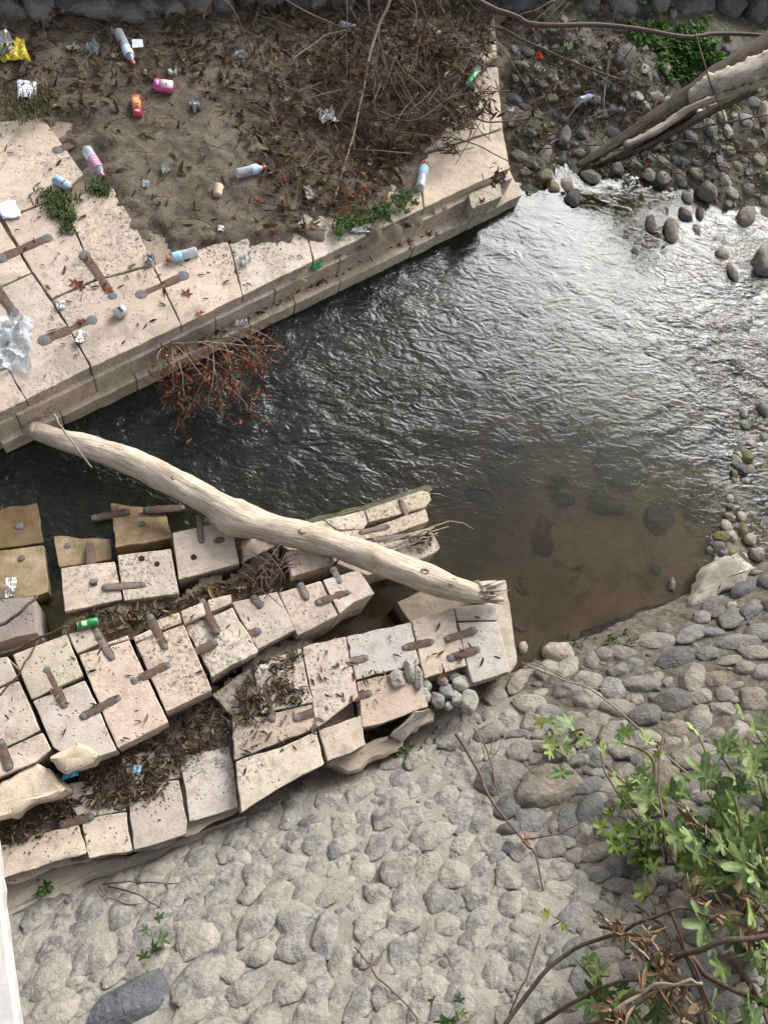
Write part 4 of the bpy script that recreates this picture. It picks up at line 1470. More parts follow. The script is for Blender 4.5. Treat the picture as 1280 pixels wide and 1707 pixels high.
for row in range(2):
    i = rw.uniform(0, 1)
    while i < 39:
        w_ = rw.uniform(0.8, 2.0)
        a = wp[int(min(i, 39))]
        b = wp[int(min(i + w_, 40))]
        hw = np.linalg.norm(wp[1] - wp[0]) * w_ * 0.55
        f = min(i + w_ / 2, 39.9)
        c = wp[int(f)] * (1 - f % 1) + wp[int(f) + 1] * (f % 1)
        c = c + np.array([0, 0.14 + row * .01, -0.02 + row * 0.27])
        put('wall_stone', rw.choice(RIV_A), None, back, c, (rw.uniform(-.2, .2), rw.uniform(-.15, .15), rw.uniform(-.2, .2) + 0.25), (hw * 1.05, 0.2, 0.155), np.array(rw.choice(BANKC)) * rw.uniform(0.9, 1.3))
        i += w_

GB = [(856, -10), (1420, -40), (1420, 365), (1240, 348), (1150, 334), (1080, 312), (985, 302), (940, 332), (866, 324), (850, 200)]
TERR_R = [(800, -90), (829, 50), (842, 215), (862, 345), (700, 345), (700, -90)]
RIVC = [(0.28, 0.26, 0.23), (0.22, 0.21, 0.195), (0.36, 0.325, 0.265), (0.165, 0.158, 0.148), (0.44, 0.40, 0.34), (0.25, 0.23, 0.15)]
rg = random.Random(33)
KN = [(940, 228, 12, 19, 10, 1, 'large pale grey oval stone on dark gravel left of the rotten trunk'), (908, 258, 11, 16, 20, 0, 'grey stone just below the pale oval one beside the terrace corner'),
      (1040, 95, 17, 22, 30, 3, 'dark angular slate between the brambles and the green ferns'), (1108, 113, 11, 12, 0, 4, 'white rounded stone at the edge of the green ferns'),
      (1077, 178, 8, 10, 0, 4, 'whitish block-shaped stone at the trunk shadow'), (1273, 190, 9, 20, 0, 4, 'white tall stone at the right edge beside the trunk'),
      (945, 308, 12, 13, 0, 4, 'pale round stone at the waterline below the oval stone'), (985, 294, 18, 9, 5, 4, 'cream oblong stone where the trunk foot meets the water'),
      (922, 312, 12, 11, 0, 5, 'mossy yellow stone beside the terrace corner at the waterline'), (955, 330, 14, 16, 30, 3, 'dark grey stone standing in the water near the terrace corner'),
      (1180, 318, 17, 16, 20, 1, 'big grey round stone at the waterline in the middle of the bank'), (1247, 315, 12, 10, 0, 0, 'grey rounded stone at the right end of the waterline'),
      (1118, 384, 12, 22, 5, 2, 'tan egg-shaped stone standing alone in the shallow water'), (1084, 373, 10, 16, 10, 1, 'grey oval stone left of the tan egg-shaped one'),
      (1141, 358, 12, 13, 0, 3, 'dark pair stone just above the tan egg-shaped one'), (1145, 329, 9, 11, 0, 2, 'brown stone at the edge of the still water'),
      (1166, 358, 7, 14, 5, 3, 'thin dark upright stone in the shallows'), (1160, 384, 8, 10, 0, 0, 'small grey stone downstream of the thin dark one'),
      (1205, 424, 13, 11, -10, 4, 'pale stone with water breaking round it'), (1221, 452, 10, 16, 0, 4, 'cream stone in the fast water'), (1272, 441, 18, 24, 5, 1, 'large grey boulder in the rapids at the right edge'),
      (1058, 420, 7, 8, 0, 3, 'small dark stone alone in the bright water'), (1243, 362, 16, 18, 30, 0, 'angular grey stone at the right of the shallows'),
      (1110, 352, 5, 7, 0, 3, 'tiny dark stone between the shallows stones'), (1083, 342, 4, 6, 0, 3, 'tiniest dark stone in the bright shallows'),
      (932, 1093, 31, 22, 12, 4, 'largest cream boulder at the pool corner below the pier end'), (866, 1046, 12, 7, 35, 4, 'white oblong pebble beside the end block of the pier'), (872, 1080, 8, 10, 10, 4, 'white pebble under the pier end, below the oblong one'),
      (1094, 950, 10, 9, 0, 5, 'pale green stone lying in the muddy pool'), (1119, 976, 6, 14, 20, 3, 'dark narrow stone in the muddy pool right of the green one'), (1031, 971, 4, 4, 0, 2, 'tiny orange-tan pebble in the pool'),
      (1210, 879, 10, 15, -10, 4, 'pale speckled stone at the pool rim beside the rapids'), (1235, 862, 10, 10, 0, 4, 'cream stone above the speckled one at the rapids'), (1250, 900, 12, 11, 0, 2, 'brownish stone between rapids and yellowish slab'),
      (1198, 905, 11, 10, 0, 5, 'mossy stone at the rim of the pool'), (1187, 918, 12, 9, 0, 5, 'green wet stone above the yellowish slab'), (1228, 940, 9, 8, 0, 5, 'small mossy stone wedged by the yellowish slab'), (1262, 925, 14, 12, 0, 0, 'grey stone at the right edge above the dark boulder'),
      (1216, 832, 8, 8, 0, 4, 'small white stone at the side of the rapids'), (1225, 800, 7, 8, 0, 4, 'small cream stone upstream at the side of the rapids')]
arr = np.zeros((1, 3)) - 999
for px, py, rx, ry, an, ci, lab in KN:
    p = G(px, py)
    k = 1 / ppm(px, py, p[2])
    fy = 0.78 if py < 500 else 0.95
    th = (rx + ry) * .5 * k * 0.75
    colr = np.array(RIVC[ci]) * rg.uniform(.95, 1.1)
    if 'orange' in lab:
        colr = np.array((.45, .26, .12))
    zc = max(p[2], -0.02) if py < 500 or px > 1180 else p[2]
    o = put('river_stone', rg.choice(RIV), None, None, (*P(px, py, zc + th * .3)[:2], zc + th * 0.25), (rg.uniform(-.15, .15), rg.uniform(-.15, .15), math.radians(-an)), (rx * k, ry * k / fy, th), colr * np.array((1.08, 1.0, .92)))
    tag(o, lab, 'stone', 'stones of the stream')
    arr = np.vstack([arr, (px, py, (rx + ry) / 2)])
rim = catmull([np.array((x, y, 0.)) for x, y in [(1225, 690), (1222, 780), (1212, 850), (1195, 900), (1180, 935)]], 40)
for i in range(46):
    q = rim[rg.randrange(41)]
    x, y = q[0] + abs(rg.gauss(6, 22)), q[1] + rg.gauss(0, 8)
    r = rg.uniform(5, 13)
    k = 1 / ppm(x, y, 0)
    colr = np.array(rg.choice(RIVC[:5] + [(.2, .19, .08), (.13, .13, .05)])) * rg.uniform(.8, 1.15)
    p = P(x, y, .0)
    o = put('rim_stone', rg.choice(RIV + RIV_A), None, None, p + np.array([0, 0, rg.uniform(-.03, .012)]), (rg.uniform(-.2, .2), rg.uniform(-.2, .2), rg.uniform(0, 6)), (r * k * 1.2, r * k, r * k * .75), colr)
    cm = colr.mean()
    tone = 'whitish' if cm > .33 else 'cream' if cm > .26 else 'mid grey' if cm > .19 else 'dark mossy' if colr[2] < .09 else 'dark grey'
    zone = 'upper' if y < 760 else 'middle' if y < 850 else 'lower'
    tag(o, f'{tone} stone on the {zone} stretch of the rim between pool and rapids', 'stone', f'{tone} stones on the {zone} pool rim')
cands = []
for i in range(5000):
    x, y = rg.uniform(850, 1400), rg.uniform(-30, 365)
    r = rg.choice((3, 3.5, 4, 5, 6, 7, 8, 10, 12)) * (1.0 if y > 150 else 0.85)
    cands.append((r, x, y))
cands.sort(key=lambda c_: -c_[0])
dm = poly_dist(np.array([c_[1] for c_ in cands]), np.array([c_[2] for c_ in cands]), GB)
gr = []
for (r, x, y), dd in zip(cands, dm):
    if dd < 3:
        continue
    d = np.hypot(arr[:, 0] - x, arr[:, 1] - y)
    if (d < 1.02 * (arr[:, 2] + r)).any():
        continue
    arr = np.vstack([arr, (x, y, r)])
    gr.append((r, x, y))
small = []
cnt = 0
for r, x, y in gr:
    p = G(x, y)
    k = 1 / ppm(x, y, p[2])
    ex = rg.uniform(1.0, 1.35)
    colr = np.array(rg.choice(RIVC)) * rg.uniform(.65, 1.2) * (1.35 if x > 1080 and y > 170 else 0.95)
    sc = (r * k * ex * 1.1, r * k / ex * 1.2, r * k * 0.55)
    e = Euler((rg.uniform(-.2, .2), rg.uniform(-.2, .2), rg.uniform(0, 6.28)))
    if cnt < 170 and r >= 6 and 856 < x < 1280 and y > 0:
        cnt += 1
        o = put('river_stone', rg.choice(RIV_A + RIV_A + RIV), None, None, p + np.array([0, 0, sc[2] * .12]), e, sc, colr)
        cm = colr.mean()
        tone = 'whitish' if cm > .38 else 'cream' if cm > .28 else 'mid grey' if cm > .2 else 'dark grey' if cm > .13 else 'blackish'
        size_ = 'large' if r > 9 else 'small'
        if x > 1080 and y > 150:
            zone = 'on the gravel below the torn trunk' if x < 1180 else 'on the gravel at the far right waterline' if y > 240 else 'right of the torn trunk'
        else:
            zone = 'by the back wall' if y < 90 else 'beside the terrace end' if x < 930 else 'left of the trunk foot' if y > 180 else 'under the slim vine' if x < 1040 else 'around the green ferns'
        tag(o, f'{size_} {tone} pebble {zone}', 'stone', f'{size_} {tone} pebbles {zone}')
    else:
        small.append((p + np.array([0, 0, sc[2] * .3]), np.array(e.to_matrix()), sc, None))
for i in range(1500):
    x, y = rg.uniform(850, 1400), rg.uniform(-30, 365)
    if not in_poly(np.array([x]), np.array([y]), GB)[0]:
        continue
    p = G(x, y)
    s_ = rg.uniform(.008, .024)
    small.append((p, np.array(Euler((0, 0, rg.uniform(0, 6))).to_matrix()), (s_ * rg.uniform(1, 1.4), s_, s_ * .7), None))
TINY = [rock_mesh('tiny_rock', i + 71, 0.3, 1, 0.3) for i in range(4)]
groups = [[], [], []]
for it in small:
    groups[rg.randrange(3)].append(it)
for gi, (its, cl) in enumerate(zip(groups, [(0.30, 0.28, 0.24), (0.17, 0.165, 0.155), (0.22, 0.2, 0.16)])):
    V, Fc = merged_rocks(its, TINY, 5 + gi)
    o = put_world('gravel', V, Fc, M['rock'], None, color=cl)
    o['kind'] = 'stuff'
    o['label'] = 'fine mixed gravel between the pebbles of the far bank'

rq = random.Random(14)
GL_ = [(x, y) for x, y in [(rq.uniform(850, 1300), rq.uniform(0, 325)) for _ in range(2600)] if in_poly(np.array([x]), np.array([y]), GB)[0] and rq.random() < (.75 if x < 1090 else .3)]
stuff('gravel_litter', 'brown leaf scraps and twig bits scattered over the far gravel bank', scatter_geo([G(x, y) + np.array([0, 0, rq.uniform(.01, .05)]) for x, y in GL_], CURL + PLANE + [TWIGT, TWIGT], (.012, .045), BROWNS + TANS + [(.10, .12, .04), (.07, .09, .03), (.3, .27, .22)], .6, 15), M['dleaf'])
# mossy boulders under the water of the pool
for px, py, rx, ry, an, colr, lab in [(1040, 770, 48, 55, 35, (.075, .075, .022), 'large green mossy boulder under the water in the middle of the pool'), (935, 822, 17, 28, -10, (.05, .05, .025), 'dark mossy boulder under water left of the large green one'),
                                      (905, 908, 19, 21, 0, (.07, .05, .028), 'brown round boulder under water alone in the muddy pool'), (1095, 868, 22, 34, 20, (.065, .055, .025), 'brown-green boulder under water below the large green one'),
                                      (1157, 846, 20, 24, 10, (.10, .09, .022), 'yellow-green mossy boulder just under water near the pool rim'), (1010, 838, 28, 26, 0, (.085, .085, .03), 'low mossy boulder under water between the dark and the large green one'),
                                      (1120, 735, 45, 30, -40, (.075, .072, .035), 'long grey-green boulder under the ripples above the large green one'), (860, 745, 34, 26, 0, (.06, .055, .032), 'dim boulder deep under water where the pool meets the channel'),
                                      (960, 720, 30, 34, 10, (.05, .05, .034), 'dim dark boulder deep under water above the dark mossy one'), (1190, 740, 22, 36, 10, (.05, .045, .03), 'dark boulder under the edge of the rapids'), (800, 830, 24, 16, 30, (.06, .055, .03), 'dim flat boulder under water near the footing nose')]:
    p = G(px, py)
    k = 1 / ppm(px, py, p[2])
    th = (rx + ry) * .5 * k * .55
    o = put('submerged_boulder', rg.choice(SUBM), None, None, p + np.array([0, 0, min(th * .5, -p[2] - th - .015)]), (0, 0, math.radians(-an)), (rx * k * 1.1, ry * k * 1.15, th), np.array(colr) * np.array((2.5, 2.5, 2.0)))
    tag(o, lab, 'boulder', 'boulders under the water')
# stones breaking the rapids
for i in range(60):
    x, y = rg.uniform(1185, 1390), rg.uniform(470, 900)
    if x < 1225 and y > 700:
        continue
    p = G(x, y)
    r = rg.uniform(7, 17)
    k = 1 / ppm(x, y, 0)
    o = put('rapids_stone', rg.choice(SUBM), None, None, (p[0], p[1], -0.03 + rg.uniform(-.03, .012)), (0, 0, rg.uniform(0, 6)), (r * k * 1.2, r * k, r * k * .7), np.array(rg.choice([(.13, .11, .08), (.08, .075, .055), (.18, .16, .13), (.10, .10, .06)])))
    zone = 'upper' if y < 600 else 'middle' if y < 750 else 'lower'
    tone = 'pale' if o.color[0] > .15 else 'olive' if o.color[2] < .065 and o.color[1] > .09 else 'brown' if o.color[0] > .11 else 'dark'
    tag(o, f'{tone} wet stone washed over in the {zone} part of the rapids', 'stone', f'{tone} wet stones in the {zone} rapids')

# debris pile of little stones on the pier end
PILE = [(662, 1133, 13, 16, 0, (.46, .36, .32), 'pinkish rounded stone lying on the cracked slab'), (683, 1120, 9, 22, -5, (.45, .40, .33), 'long cream stone standing beside the pinkish one'), (697, 1128, 7, 20, 0, (.43, .35, .28), 'narrow tan stone against the slab edge'),
        (706, 1143, 14, 12, 10, (.33, .31, .28), 'grey flat stone on top of the pile'), (706, 1160, 12, 15, 0, (.62, .61, .58), 'whitest stone of the pile on the pier end'), (730, 1167, 12, 16, -10, (.24, .25, .26), 'blue-grey oval stone in the pile'),
        (744, 1152, 12, 14, 15, (.22, .23, .24), 'dark grey stone behind the blue-grey one'), (748, 1178, 7, 8, 0, (.30, .30, .31), 'small grey stone below the blue-grey one'), (737, 1135, 11, 9, 20, (.34, .24, .19), 'reddish stone at the top of the pile'),
        (770, 1140, 16, 14, 0, (.40, .38, .28), 'moss-stained cream rock at the right of the pile'), (762, 1165, 12, 14, 0, (.60, .52, .44), 'pale pink chip beside the mossy rock'), (782, 1172, 14, 22, -10, (.50, .47, .38), 'tall cream lump hanging over the slab edge'), (757, 1128, 9, 8, 0, (.12, .11, .11), 'dark stone in the gap under the grey end block')]
for px, py, rx, ry, an, colr, lab in PILE:
    k = 1 / ppm(px, py, ZB)
    z = ZB if px < 705 else ZB - 0.06
    th = (rx + ry) * .5 * k * .8
    o = put('loose_stone', rg.choice(RIV_A), None, None, P(px, py, z + th * .35), (rg.uniform(-.3, .3), rg.uniform(-.3, .3), math.radians(-an)), (rx * k * 1.12, ry * k * 1.12, th * .8), np.array(colr) * .55 + np.array((.20, .185, .16)))
    tag(o, lab, 'stone', 'stones piled on the pier end')

# ================================================================== TIMBER
LOGP = [(48, 712, .10, 12), (70, 722, .13, 15), (130, 741, .17, 19), (220, 770, .22, 22), (300, 809, .27, 23), (356, 841, .30, 25), (390, 861, .32, 30), (425, 873, .335, 26), (470, 885, .345, 23), (560, 908, .37, 23), (640, 937, .40, 24), (720, 966, .43, 23), (775, 985, .45, 19), (812, 993, .46, 12)]
path = catmull([P(x, y, z) for x, y, z, r in LOGP], 110)
rad = np.interp(np.linspace(0, 1, 111), np.linspace(0, 1, len(LOGP)), [r / ppm(x, y, z) for x, y, z, r in LOGP])
log = empty('driftwood_log', P(420, 872, .3), 'long pale barkless driftwood log lying across the stream onto the stone pier', 'log')
V, Fc, U = tube_geo(path, rad, 30, 3, 0.15, 1.2)
put_world('trunk', V, Fc, M['log'], log, uv=U)
for (a, b, r0, r1) in [((385, 858, .33), (372, 884, .28), .055, .04), ((62, 715, .15), (30, 722, .05), .05, .012), ((800, 985, .47), (836, 972, .45), .05, .01), ((800, 996, .45), (838, 1000, .40), .045, .012)]:
    pa, pb = P(*a), P(*b)
    V, Fc, U = tube_geo(catmull([pa, (pa + pb) / 2 + np.array([0, 0, .01]), pb], 8), np.linspace(r0, r1, 9), 12, 7, 0.35)
    put_world('broken_stub', V, Fc, M['log'], log, uv=U)
for x, y, h_, r_ in [(300, 796, .045, .018), (238, 765, .05, .014), (505, 884, .055, .02), (600, 915, .055, .016), (702, 952, .055, .019), (748, 968, .05, .024), (170, 748, .045, .013), (452, 872, .06, .013)]:
    i_ = int(np.argmin([np.hypot(*(np.array(proj(*p_)) - (x, y))) for p_ in path]))
    c_ = path[i_] + np.array([0, 0, rad[i_] * .9])
    V, Fc = [], []
    for f_, hz in ((1.5, -.012), (1.15, .004), (.85, .007), (.6, .002), (.15, -.001)):
        for k in range(12):
            a_ = 2 * math.pi * k / 12
            V.append(c_ + np.array([math.cos(a_) * r_ * f_ * 1.25, math.sin(a_) * r_ * f_ * .85, hz]) )
    for q in range(4):
        for k in range(12):
            j = (k + 1) % 12
            Fc.append((q * 12 + k, q * 12 + j, q * 12 + 12 + j, q * 12 + 12 + k))
    Fc.append(tuple(48 + k for k in range(12)))
    put_world('knot', V, Fc, M['knot'], log)
splint = []
rt = random.Random(3)
for i in range(26):
    a = P(rt.uniform(798, 815), rt.uniform(978, 1003), rt.uniform(.42, .52))
    b = a + np.array([rt.uniform(.04, .14), rt.uniform(-.05, .07), rt.uniform(-.04, .03)])
    splint.append(tube_geo([a, (a + b) / 2, b], [.008, .006, .001], 5)[:2])
put_world('splinters', *merge(splint), M['ptwig'], log, uv=None)

rot = empty('rotten_trunk', G(1110, 190), 'split rotten tree trunk with bright torn wood leaning over the gravel bank', 'tree trunk')
tp = [(962, 276, .16, 5), (1000, 255, .24, 8), (1060, 216, .38, 11), (1130, 168, .55, 14), (1200, 122, .72, 17), (1290, 64, .92, 20), (1400, -5, 1.15, 24)]
V, Fc, U = tube_geo(catmull([P(x, y, z) for x, y, z, r in tp], 60), np.interp(np.linspace(0, 1, 61), np.linspace(0, 1, 7), [r / ppm(x, y, z) for x, y, z, r in tp]), 22, 5, 0.25, 2.5, 0.6)
put_world('trunk', V, Fc, M['bark'], rot, uv=U)


def slab_strip(name, top, bot, z0, z1, thick, mat, parent, n=46, jag=8, seed=1):
    """a torn length of wood between two picture lines, with ragged edges and real thickness"""
    A = catmull([np.array([x, y, 0.0]) for x, y in top], n)
    B = catmull([np.array([x, y, 0.0]) for x, y in bot], n)
    V, U = [], []
    m_ = 6
    for i in range(n + 1):
        z = z0 + (z1 - z0) * i / n
        ja = jag * (.5 * noise.noise(Vector((i * .21, seed, 0))) + .8 * noise.noise(Vector((i * 1.7, seed, 3))))
        a = A[i] + np.array([0, ja, 0])
        b = B[i] + np.array([0, -ja * .5, 0])
        for k in range(m_):
            t = k / (m_ - 1)
            q = a * (1 - t) + b * t
            zz = z + thick * (math.sin(t * math.pi) * .6 + .25 * noise.noise(Vector((i * .12, t * 5, seed))))
            V.append(P(q[0], q[1], zz))
            U.append((t * .5, i * .05))
        for k in range(m_ - 1, -1, -1):
            t = k / (m_ - 1)
            q = a * (1 - t) + b * t
            V.append(P(q[0], q[1], z + thick * .3 * math.sin(t * math.pi)) - np.array([0, 0, thick]))
            U.append((t * .5, i * .05))
    w_ = 2 * m_
    Fc = []
    for i in range(n):
        for k in range(w_):
            j = (k + 1) % w_
            Fc.append((i * w_ + k, i * w_ + j, (i + 1) * w_ + j, (i + 1) * w_ + k))
    Fc += [tuple(range(w_ - 1, -1, -1)), tuple(n * w_ + k for k in range(w_))]
    return put_world(name, V, Fc, M[mat], parent, uv=np.array(U))


slab_strip('torn_wood', [(1148, 152), (1170, 128), (1210, 112), (1260, 92), (1300, 70), (1400, 20)], [(1152, 166), (1190, 152), (1230, 140), (1270, 126), (1310, 110), (1400, 62)], .66, 1.25, .05, 'split', rot, jag=9, seed=2)
slab_strip('torn_wood', [(1040, 236), (1100, 206), (1150, 172), (1200, 150), (1260, 128), (1330, 95)], [(1046, 244), (1104, 216), (1155, 182), (1206, 162), (1268, 142), (1335, 112)], .36, .98, .035, 'split', rot, jag=5, seed=4)
slab_strip('split_branch', [(990, 272), (1060, 244), (1120, 212), (1190, 172), (1260, 140)], [(992, 276), (1064, 252), (1124, 222), (1194, 184), (1264, 150)], .2, .7, .04, 'bark', rot, jag=5, seed=9)
slab_strip('split_branch', [(1000, 266), (1050, 240), (1110, 205), (1160, 178)], [(1003, 272), (1052, 248), (1112, 214), (1162, 186)], .24, .55, .04, 'bark', rot, jag=4, seed=12)

# ================================================================== PLANTS
def fig_leaf(seed):
    rs = random.Random(seed)
    N = 46
    lob = [(0, .66), (52, .56), (-52, .56), (108, .40), (-108, .40)]
    lob = [(math.radians(a + rs.uniform(-6, 6)), l * rs.uniform(.88, 1.1)) for a, l in lob]
    cx, cy = 0, .34
    V = [(cx, cy, 0)]
    vein = [1.0]
    fold = rs.uniform(.1, .5)
    droop = rs.uniform(.0, .5)
    for f in (.45, .8, 1.0):
        for i in range(N):
            th = -math.pi + 2 * math.pi * i / N
            r = .24 + max(l * .92 * math.exp(-(abs(th - a) / .33) ** 2.6) for a, l in lob)
            if abs(th) > 2.75:
                r *= .75
            r *= f * (1 + .05 * math.sin(th * 17 + seed))
            x, y = cx + math.sin(th) * r, cy + math.cos(th) * r
            z = fold * abs(x) * .6 - droop * (y - .2) ** 2 * .5 + .05 * math.sin(th * 5 + seed) * f - .12 * (x * x) * rs.choice((1, 1))
            V.append((x, y, z))
            vein.append(max(math.exp(-((th - a) / .07) ** 2) for a, l in lob) * (1 if f < .9 else .3))
    Fc = [(0, 1 + i, 1 + (i + 1) % N) for i in range(N)]
    for k in range(2):
        for i in range(N):
            j = (i + 1) % N
            Fc.append((1 + k * N + i, 1 + (k + 1) * N + i, 1 + (k + 1) * N + j, 1 + k * N + j))
    tv, tf, _ = tube_geo([(0, .3, -.012), (0, 0, -.02), (0, -.3, -.12), (0, -.5, -.3)], [.018, .02, .02, .022], 5)
    n = len(V)
    V = np.concatenate([np.array(V), tv])
    Fc += [tuple(i + n for i in f) for f in tf]
    me = mesh('fig_leaf', V, Fc, attrs={'vein': vein + [1.0] * len(tv)})
    me.materials.append(M['fig'])
    return me


FIG = [fig_leaf(i + 1) for i in range(7)]
FIGC = [(.13, .20, .065), (.10, .165, .05), (.065, .115, .035), (.18, .25, .08), (.085, .14, .055), (.045, .08, .03)]


def add_leaf(parent, base, dirv, size, color, rs, upb=1.0):
    d = np.asarray(dirv, float)
    d /= np.linalg.norm(d)
    up = np.array([rs.gauss(0, .45) + .1, rs.gauss(0, .45) + .1, upb])
    zax = up - d * (up @ d)
    zax /= np.linalg.norm(zax)
    xax = np.cross(d, zax)
    m_ = Matrix(np.stack([xax, d, zax], -1).tolist())
    return put('leaf', rs.choice(FIG), None, parent, np.asarray(base) + d * size * .45, m_.to_euler(), (size * rs.uniform(.85, 1.1), size, size), color)


def PL(px, py, h):
    return P(px, py, PR(px, py)[2] + h)


def fig_plant(label, root, stems, seed, cols, group=None, stem_r=.012, size=(.12, .18), mat='gstem', name='fig_shrub'):
    rs = random.Random(seed)
    rp = PL(*root, -0.03)
    o = empty(name, rp, label, 'shrub', group)
    for tip, h, n in stems:
        n = max(2, int(n * .72 + .5))
        tp_ = PL(*tip, h)
        midp = rp * .5 + tp_ * .5 + np.array([rs.uniform(-.08, .08), rs.uniform(-.08, .08), .10])
        path = catmull([rp, midp, tp_], 14)
        V, Fc, U = tube_geo(path, np.linspace(stem_r, stem_r * .4, 15), 7, rs.random())
        put_world('stem', V, Fc, M[mat], o)
        a0 = rs.uniform(0, 6.28)
        T = path[-1] - path[-3]
        T /= np.linalg.norm(T)
        for i in range(n):
            f = 1 - .55 * (i / max(1, n)) ** 1.0
            b = path[min(14, int(14 * f))]
            a = a0 + i * 2.4
            el = rs.uniform(-.15, .5) + (.5 if i < 2 else 0)
            d = np.array([math.cos(a) * math.cos(el), math.sin(a) * math.cos(el), math.sin(el)]) + T * .4
            sz = rs.uniform(*size) * (.5 if i < 2 else rs.uniform(.55, .86))
            add_leaf(o, b, d, sz, np.array(rs.choice(cols)) * rs.uniform(.8, 1.2), rs)
    return o


PALE = [(.30, .39, .16), (.35, .43, .14), (.25, .34, .14), (.20, .29, .12)]
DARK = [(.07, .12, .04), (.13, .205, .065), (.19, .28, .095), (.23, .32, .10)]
fig_plant('pale green fig shoot at the left front of the shrub over grey boulders', (935, 1262), [((915, 1218), .12, 5), ((950, 1222), .16, 5), ((925, 1250), .20, 5)], 1, PALE, size=(.09, .14))
fig_plant('bright fig shoot with upright leaf whorl next to the largest tan boulder', (1075, 1360), [((1030, 1235), .30, 6), ((1050, 1290), .34, 8), ((1010, 1275), .22, 6), ((1080, 1330), .30, 7)], 2, PALE + DARK[2:], size=(.11, .16))
fig_plant('fig shoot with three tall light leaves under the tan bank boulders', (1205, 1380), [((1160, 1215), .42, 3), ((1195, 1250), .48, 4), ((1232, 1262), .46, 5), ((1150, 1290), .36, 5)], 3, PALE, size=(.13, .19))
fig_plant('densest leafy part of the fig shrub spreading along the right edge', (1230, 1470), [((1130, 1345), .32, 9), ((1180, 1320), .42, 9), ((1225, 1330), .50, 10), ((1265, 1300), .55, 9), ((1100, 1385), .30, 8), ((1160, 1390), .38, 10), ((1210, 1400), .45, 10), ((1260, 1380), .55, 10), ((1300, 1340), .55, 8), ((1245, 1440), .50, 9), ((1180, 1440), .35, 8)], 4, DARK + PALE[2:], size=(.12, .18), stem_r=.016)
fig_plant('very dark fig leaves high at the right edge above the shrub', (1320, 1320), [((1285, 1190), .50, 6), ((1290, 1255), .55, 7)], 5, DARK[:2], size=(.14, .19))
fig_plant('fig shoot with a yellow-green leaf cluster low in front of the shrub', (1070, 1440), [((1010, 1400), .16, 7), ((1050, 1415), .22, 7), ((1080, 1400), .25, 8), ((1030, 1360), .2, 6)], 6, [(.12, .19, .03), (.16, .22, .035), (.08, .13, .03)], size=(.10, .15))
fig_plant('thin fig shoots with scattered leaves at the right edge above the dense shrub', (1290, 1330), [((1245, 1200), .35, 4), ((1265, 1230), .4, 5), ((1225, 1290), .4, 5), ((1285, 1140), .35, 4), ((1190, 1300), .35, 4)], 16, PALE + DARK[2:], size=(.11, .16))
fig_plant('single light fig leaf standing on a thin stalk over the small cobbles', (1085, 1520), [((1072, 1462), .35, 2)], 7, [(.22, .29, .09)], stem_r=.006, size=(.12, .15))
fig_plant('fig shoot with broad leaves at the lower right edge behind dead stalks', (1240, 1590), [((1185, 1555), .35, 5), ((1250, 1500), .45, 7), ((1270, 1560), .45, 6), ((1215, 1600), .30, 6), ((1275, 1630), .35, 6)], 8, DARK + PALE[2:], size=(.10, .15))
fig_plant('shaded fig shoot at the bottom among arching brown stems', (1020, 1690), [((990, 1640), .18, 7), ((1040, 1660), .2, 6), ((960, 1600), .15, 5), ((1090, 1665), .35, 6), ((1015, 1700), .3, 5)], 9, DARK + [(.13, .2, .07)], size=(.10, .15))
fig_plant('fig shoot cut by the bottom edge of the picture right of the dead stalks', (1190, 1720), [((1180, 1690), .35, 6), ((1250, 1680), .3, 5), ((1140, 1700), .3, 4)], 10, DARK + PALE[2:], size=(.10, .15))
fig_plant('tiny yellowing seedling alone on the mortar between cobbles', (918, 1545), [((922, 1528), .08, 3)], 11, [(.17, .22, .03), (.24, .2, .06)], stem_r=.004, size=(.07, .10), name='seedling')
fig_plant('lone green fig seedling with dark lower leaf on the left of the wall', (258, 1590), [((255, 1545), .10, 4), ((243, 1582), .06, 3)], 12, [(.09, .15, .055), (.05, .09, .035)], stem_r=.005, size=(.07, .11), name='seedling')
fig_plant('small yellow-green seedling at the bottom edge of the wall', (765, 1705), [((762, 1680), .10, 4), ((728, 1668), .08, 3)], 13, [(.16, .22, .05), (.06, .11, .04)], stem_r=.004, size=(.06, .09), name='seedling')
fig_plant('small sprig of light leaves by the reddish-edged leaf on the bank', (1100, 1262), [((1095, 1250), .2, 4)], 14, [(.13, .19, .03), (.16, .13, .04)], stem_r=.004, size=(.07, .1), name='seedling')
fig_plant('yellow and green leaf fallen at the yellowish slab on the right bank', (1272, 1010), [((1268, 998), .08, 4)], 15, [(.3, .27, .05), (.1, .16, .04)], stem_r=.004, size=(.07, .11), name='seedling')


def stemset(o, lines, mat, seg=6, seed=0):
    for k, (pts_, r0, r1) in enumerate(lines):
        path = catmull(pts_, max(8, 5 * len(pts_)))
        n = len(path)
        wob = np.array([[noise.noise(Vector((i * .3, k + seed, 0))), noise.noise(Vector((i * .3, k + seed, 5))), noise.noise(Vector((i * .3, k + seed, 9)))] for i in range(n)]) * .010
        V, Fc, U = tube_geo(path + wob, np.linspace(r0, r1, n), seg, k)
        put_world('stem', V, Fc, M[mat], o)


def deadbunch(o, spots, seed, pal, tmpl=CURL, size=(.025, .06), name='dead_leaves'):
    """spots: (point, radius, count)"""
    rs = random.Random(seed)
    pp = []
    for c, r, n in spots:
        for _ in range(n):
            pp.append(np.asarray(c) + np.array([rs.gauss(0, r * .5), rs.gauss(0, r * .5), rs.gauss(0, r * .25)]))
    V, Fc, C = scatter_geo(pp, tmpl, size, pal, .9, seed)
    q = put_world(name, V, Fc, M['dleaf'], o, smooth=False, col=C)
    q['kind'] = 'stuff'
    return q


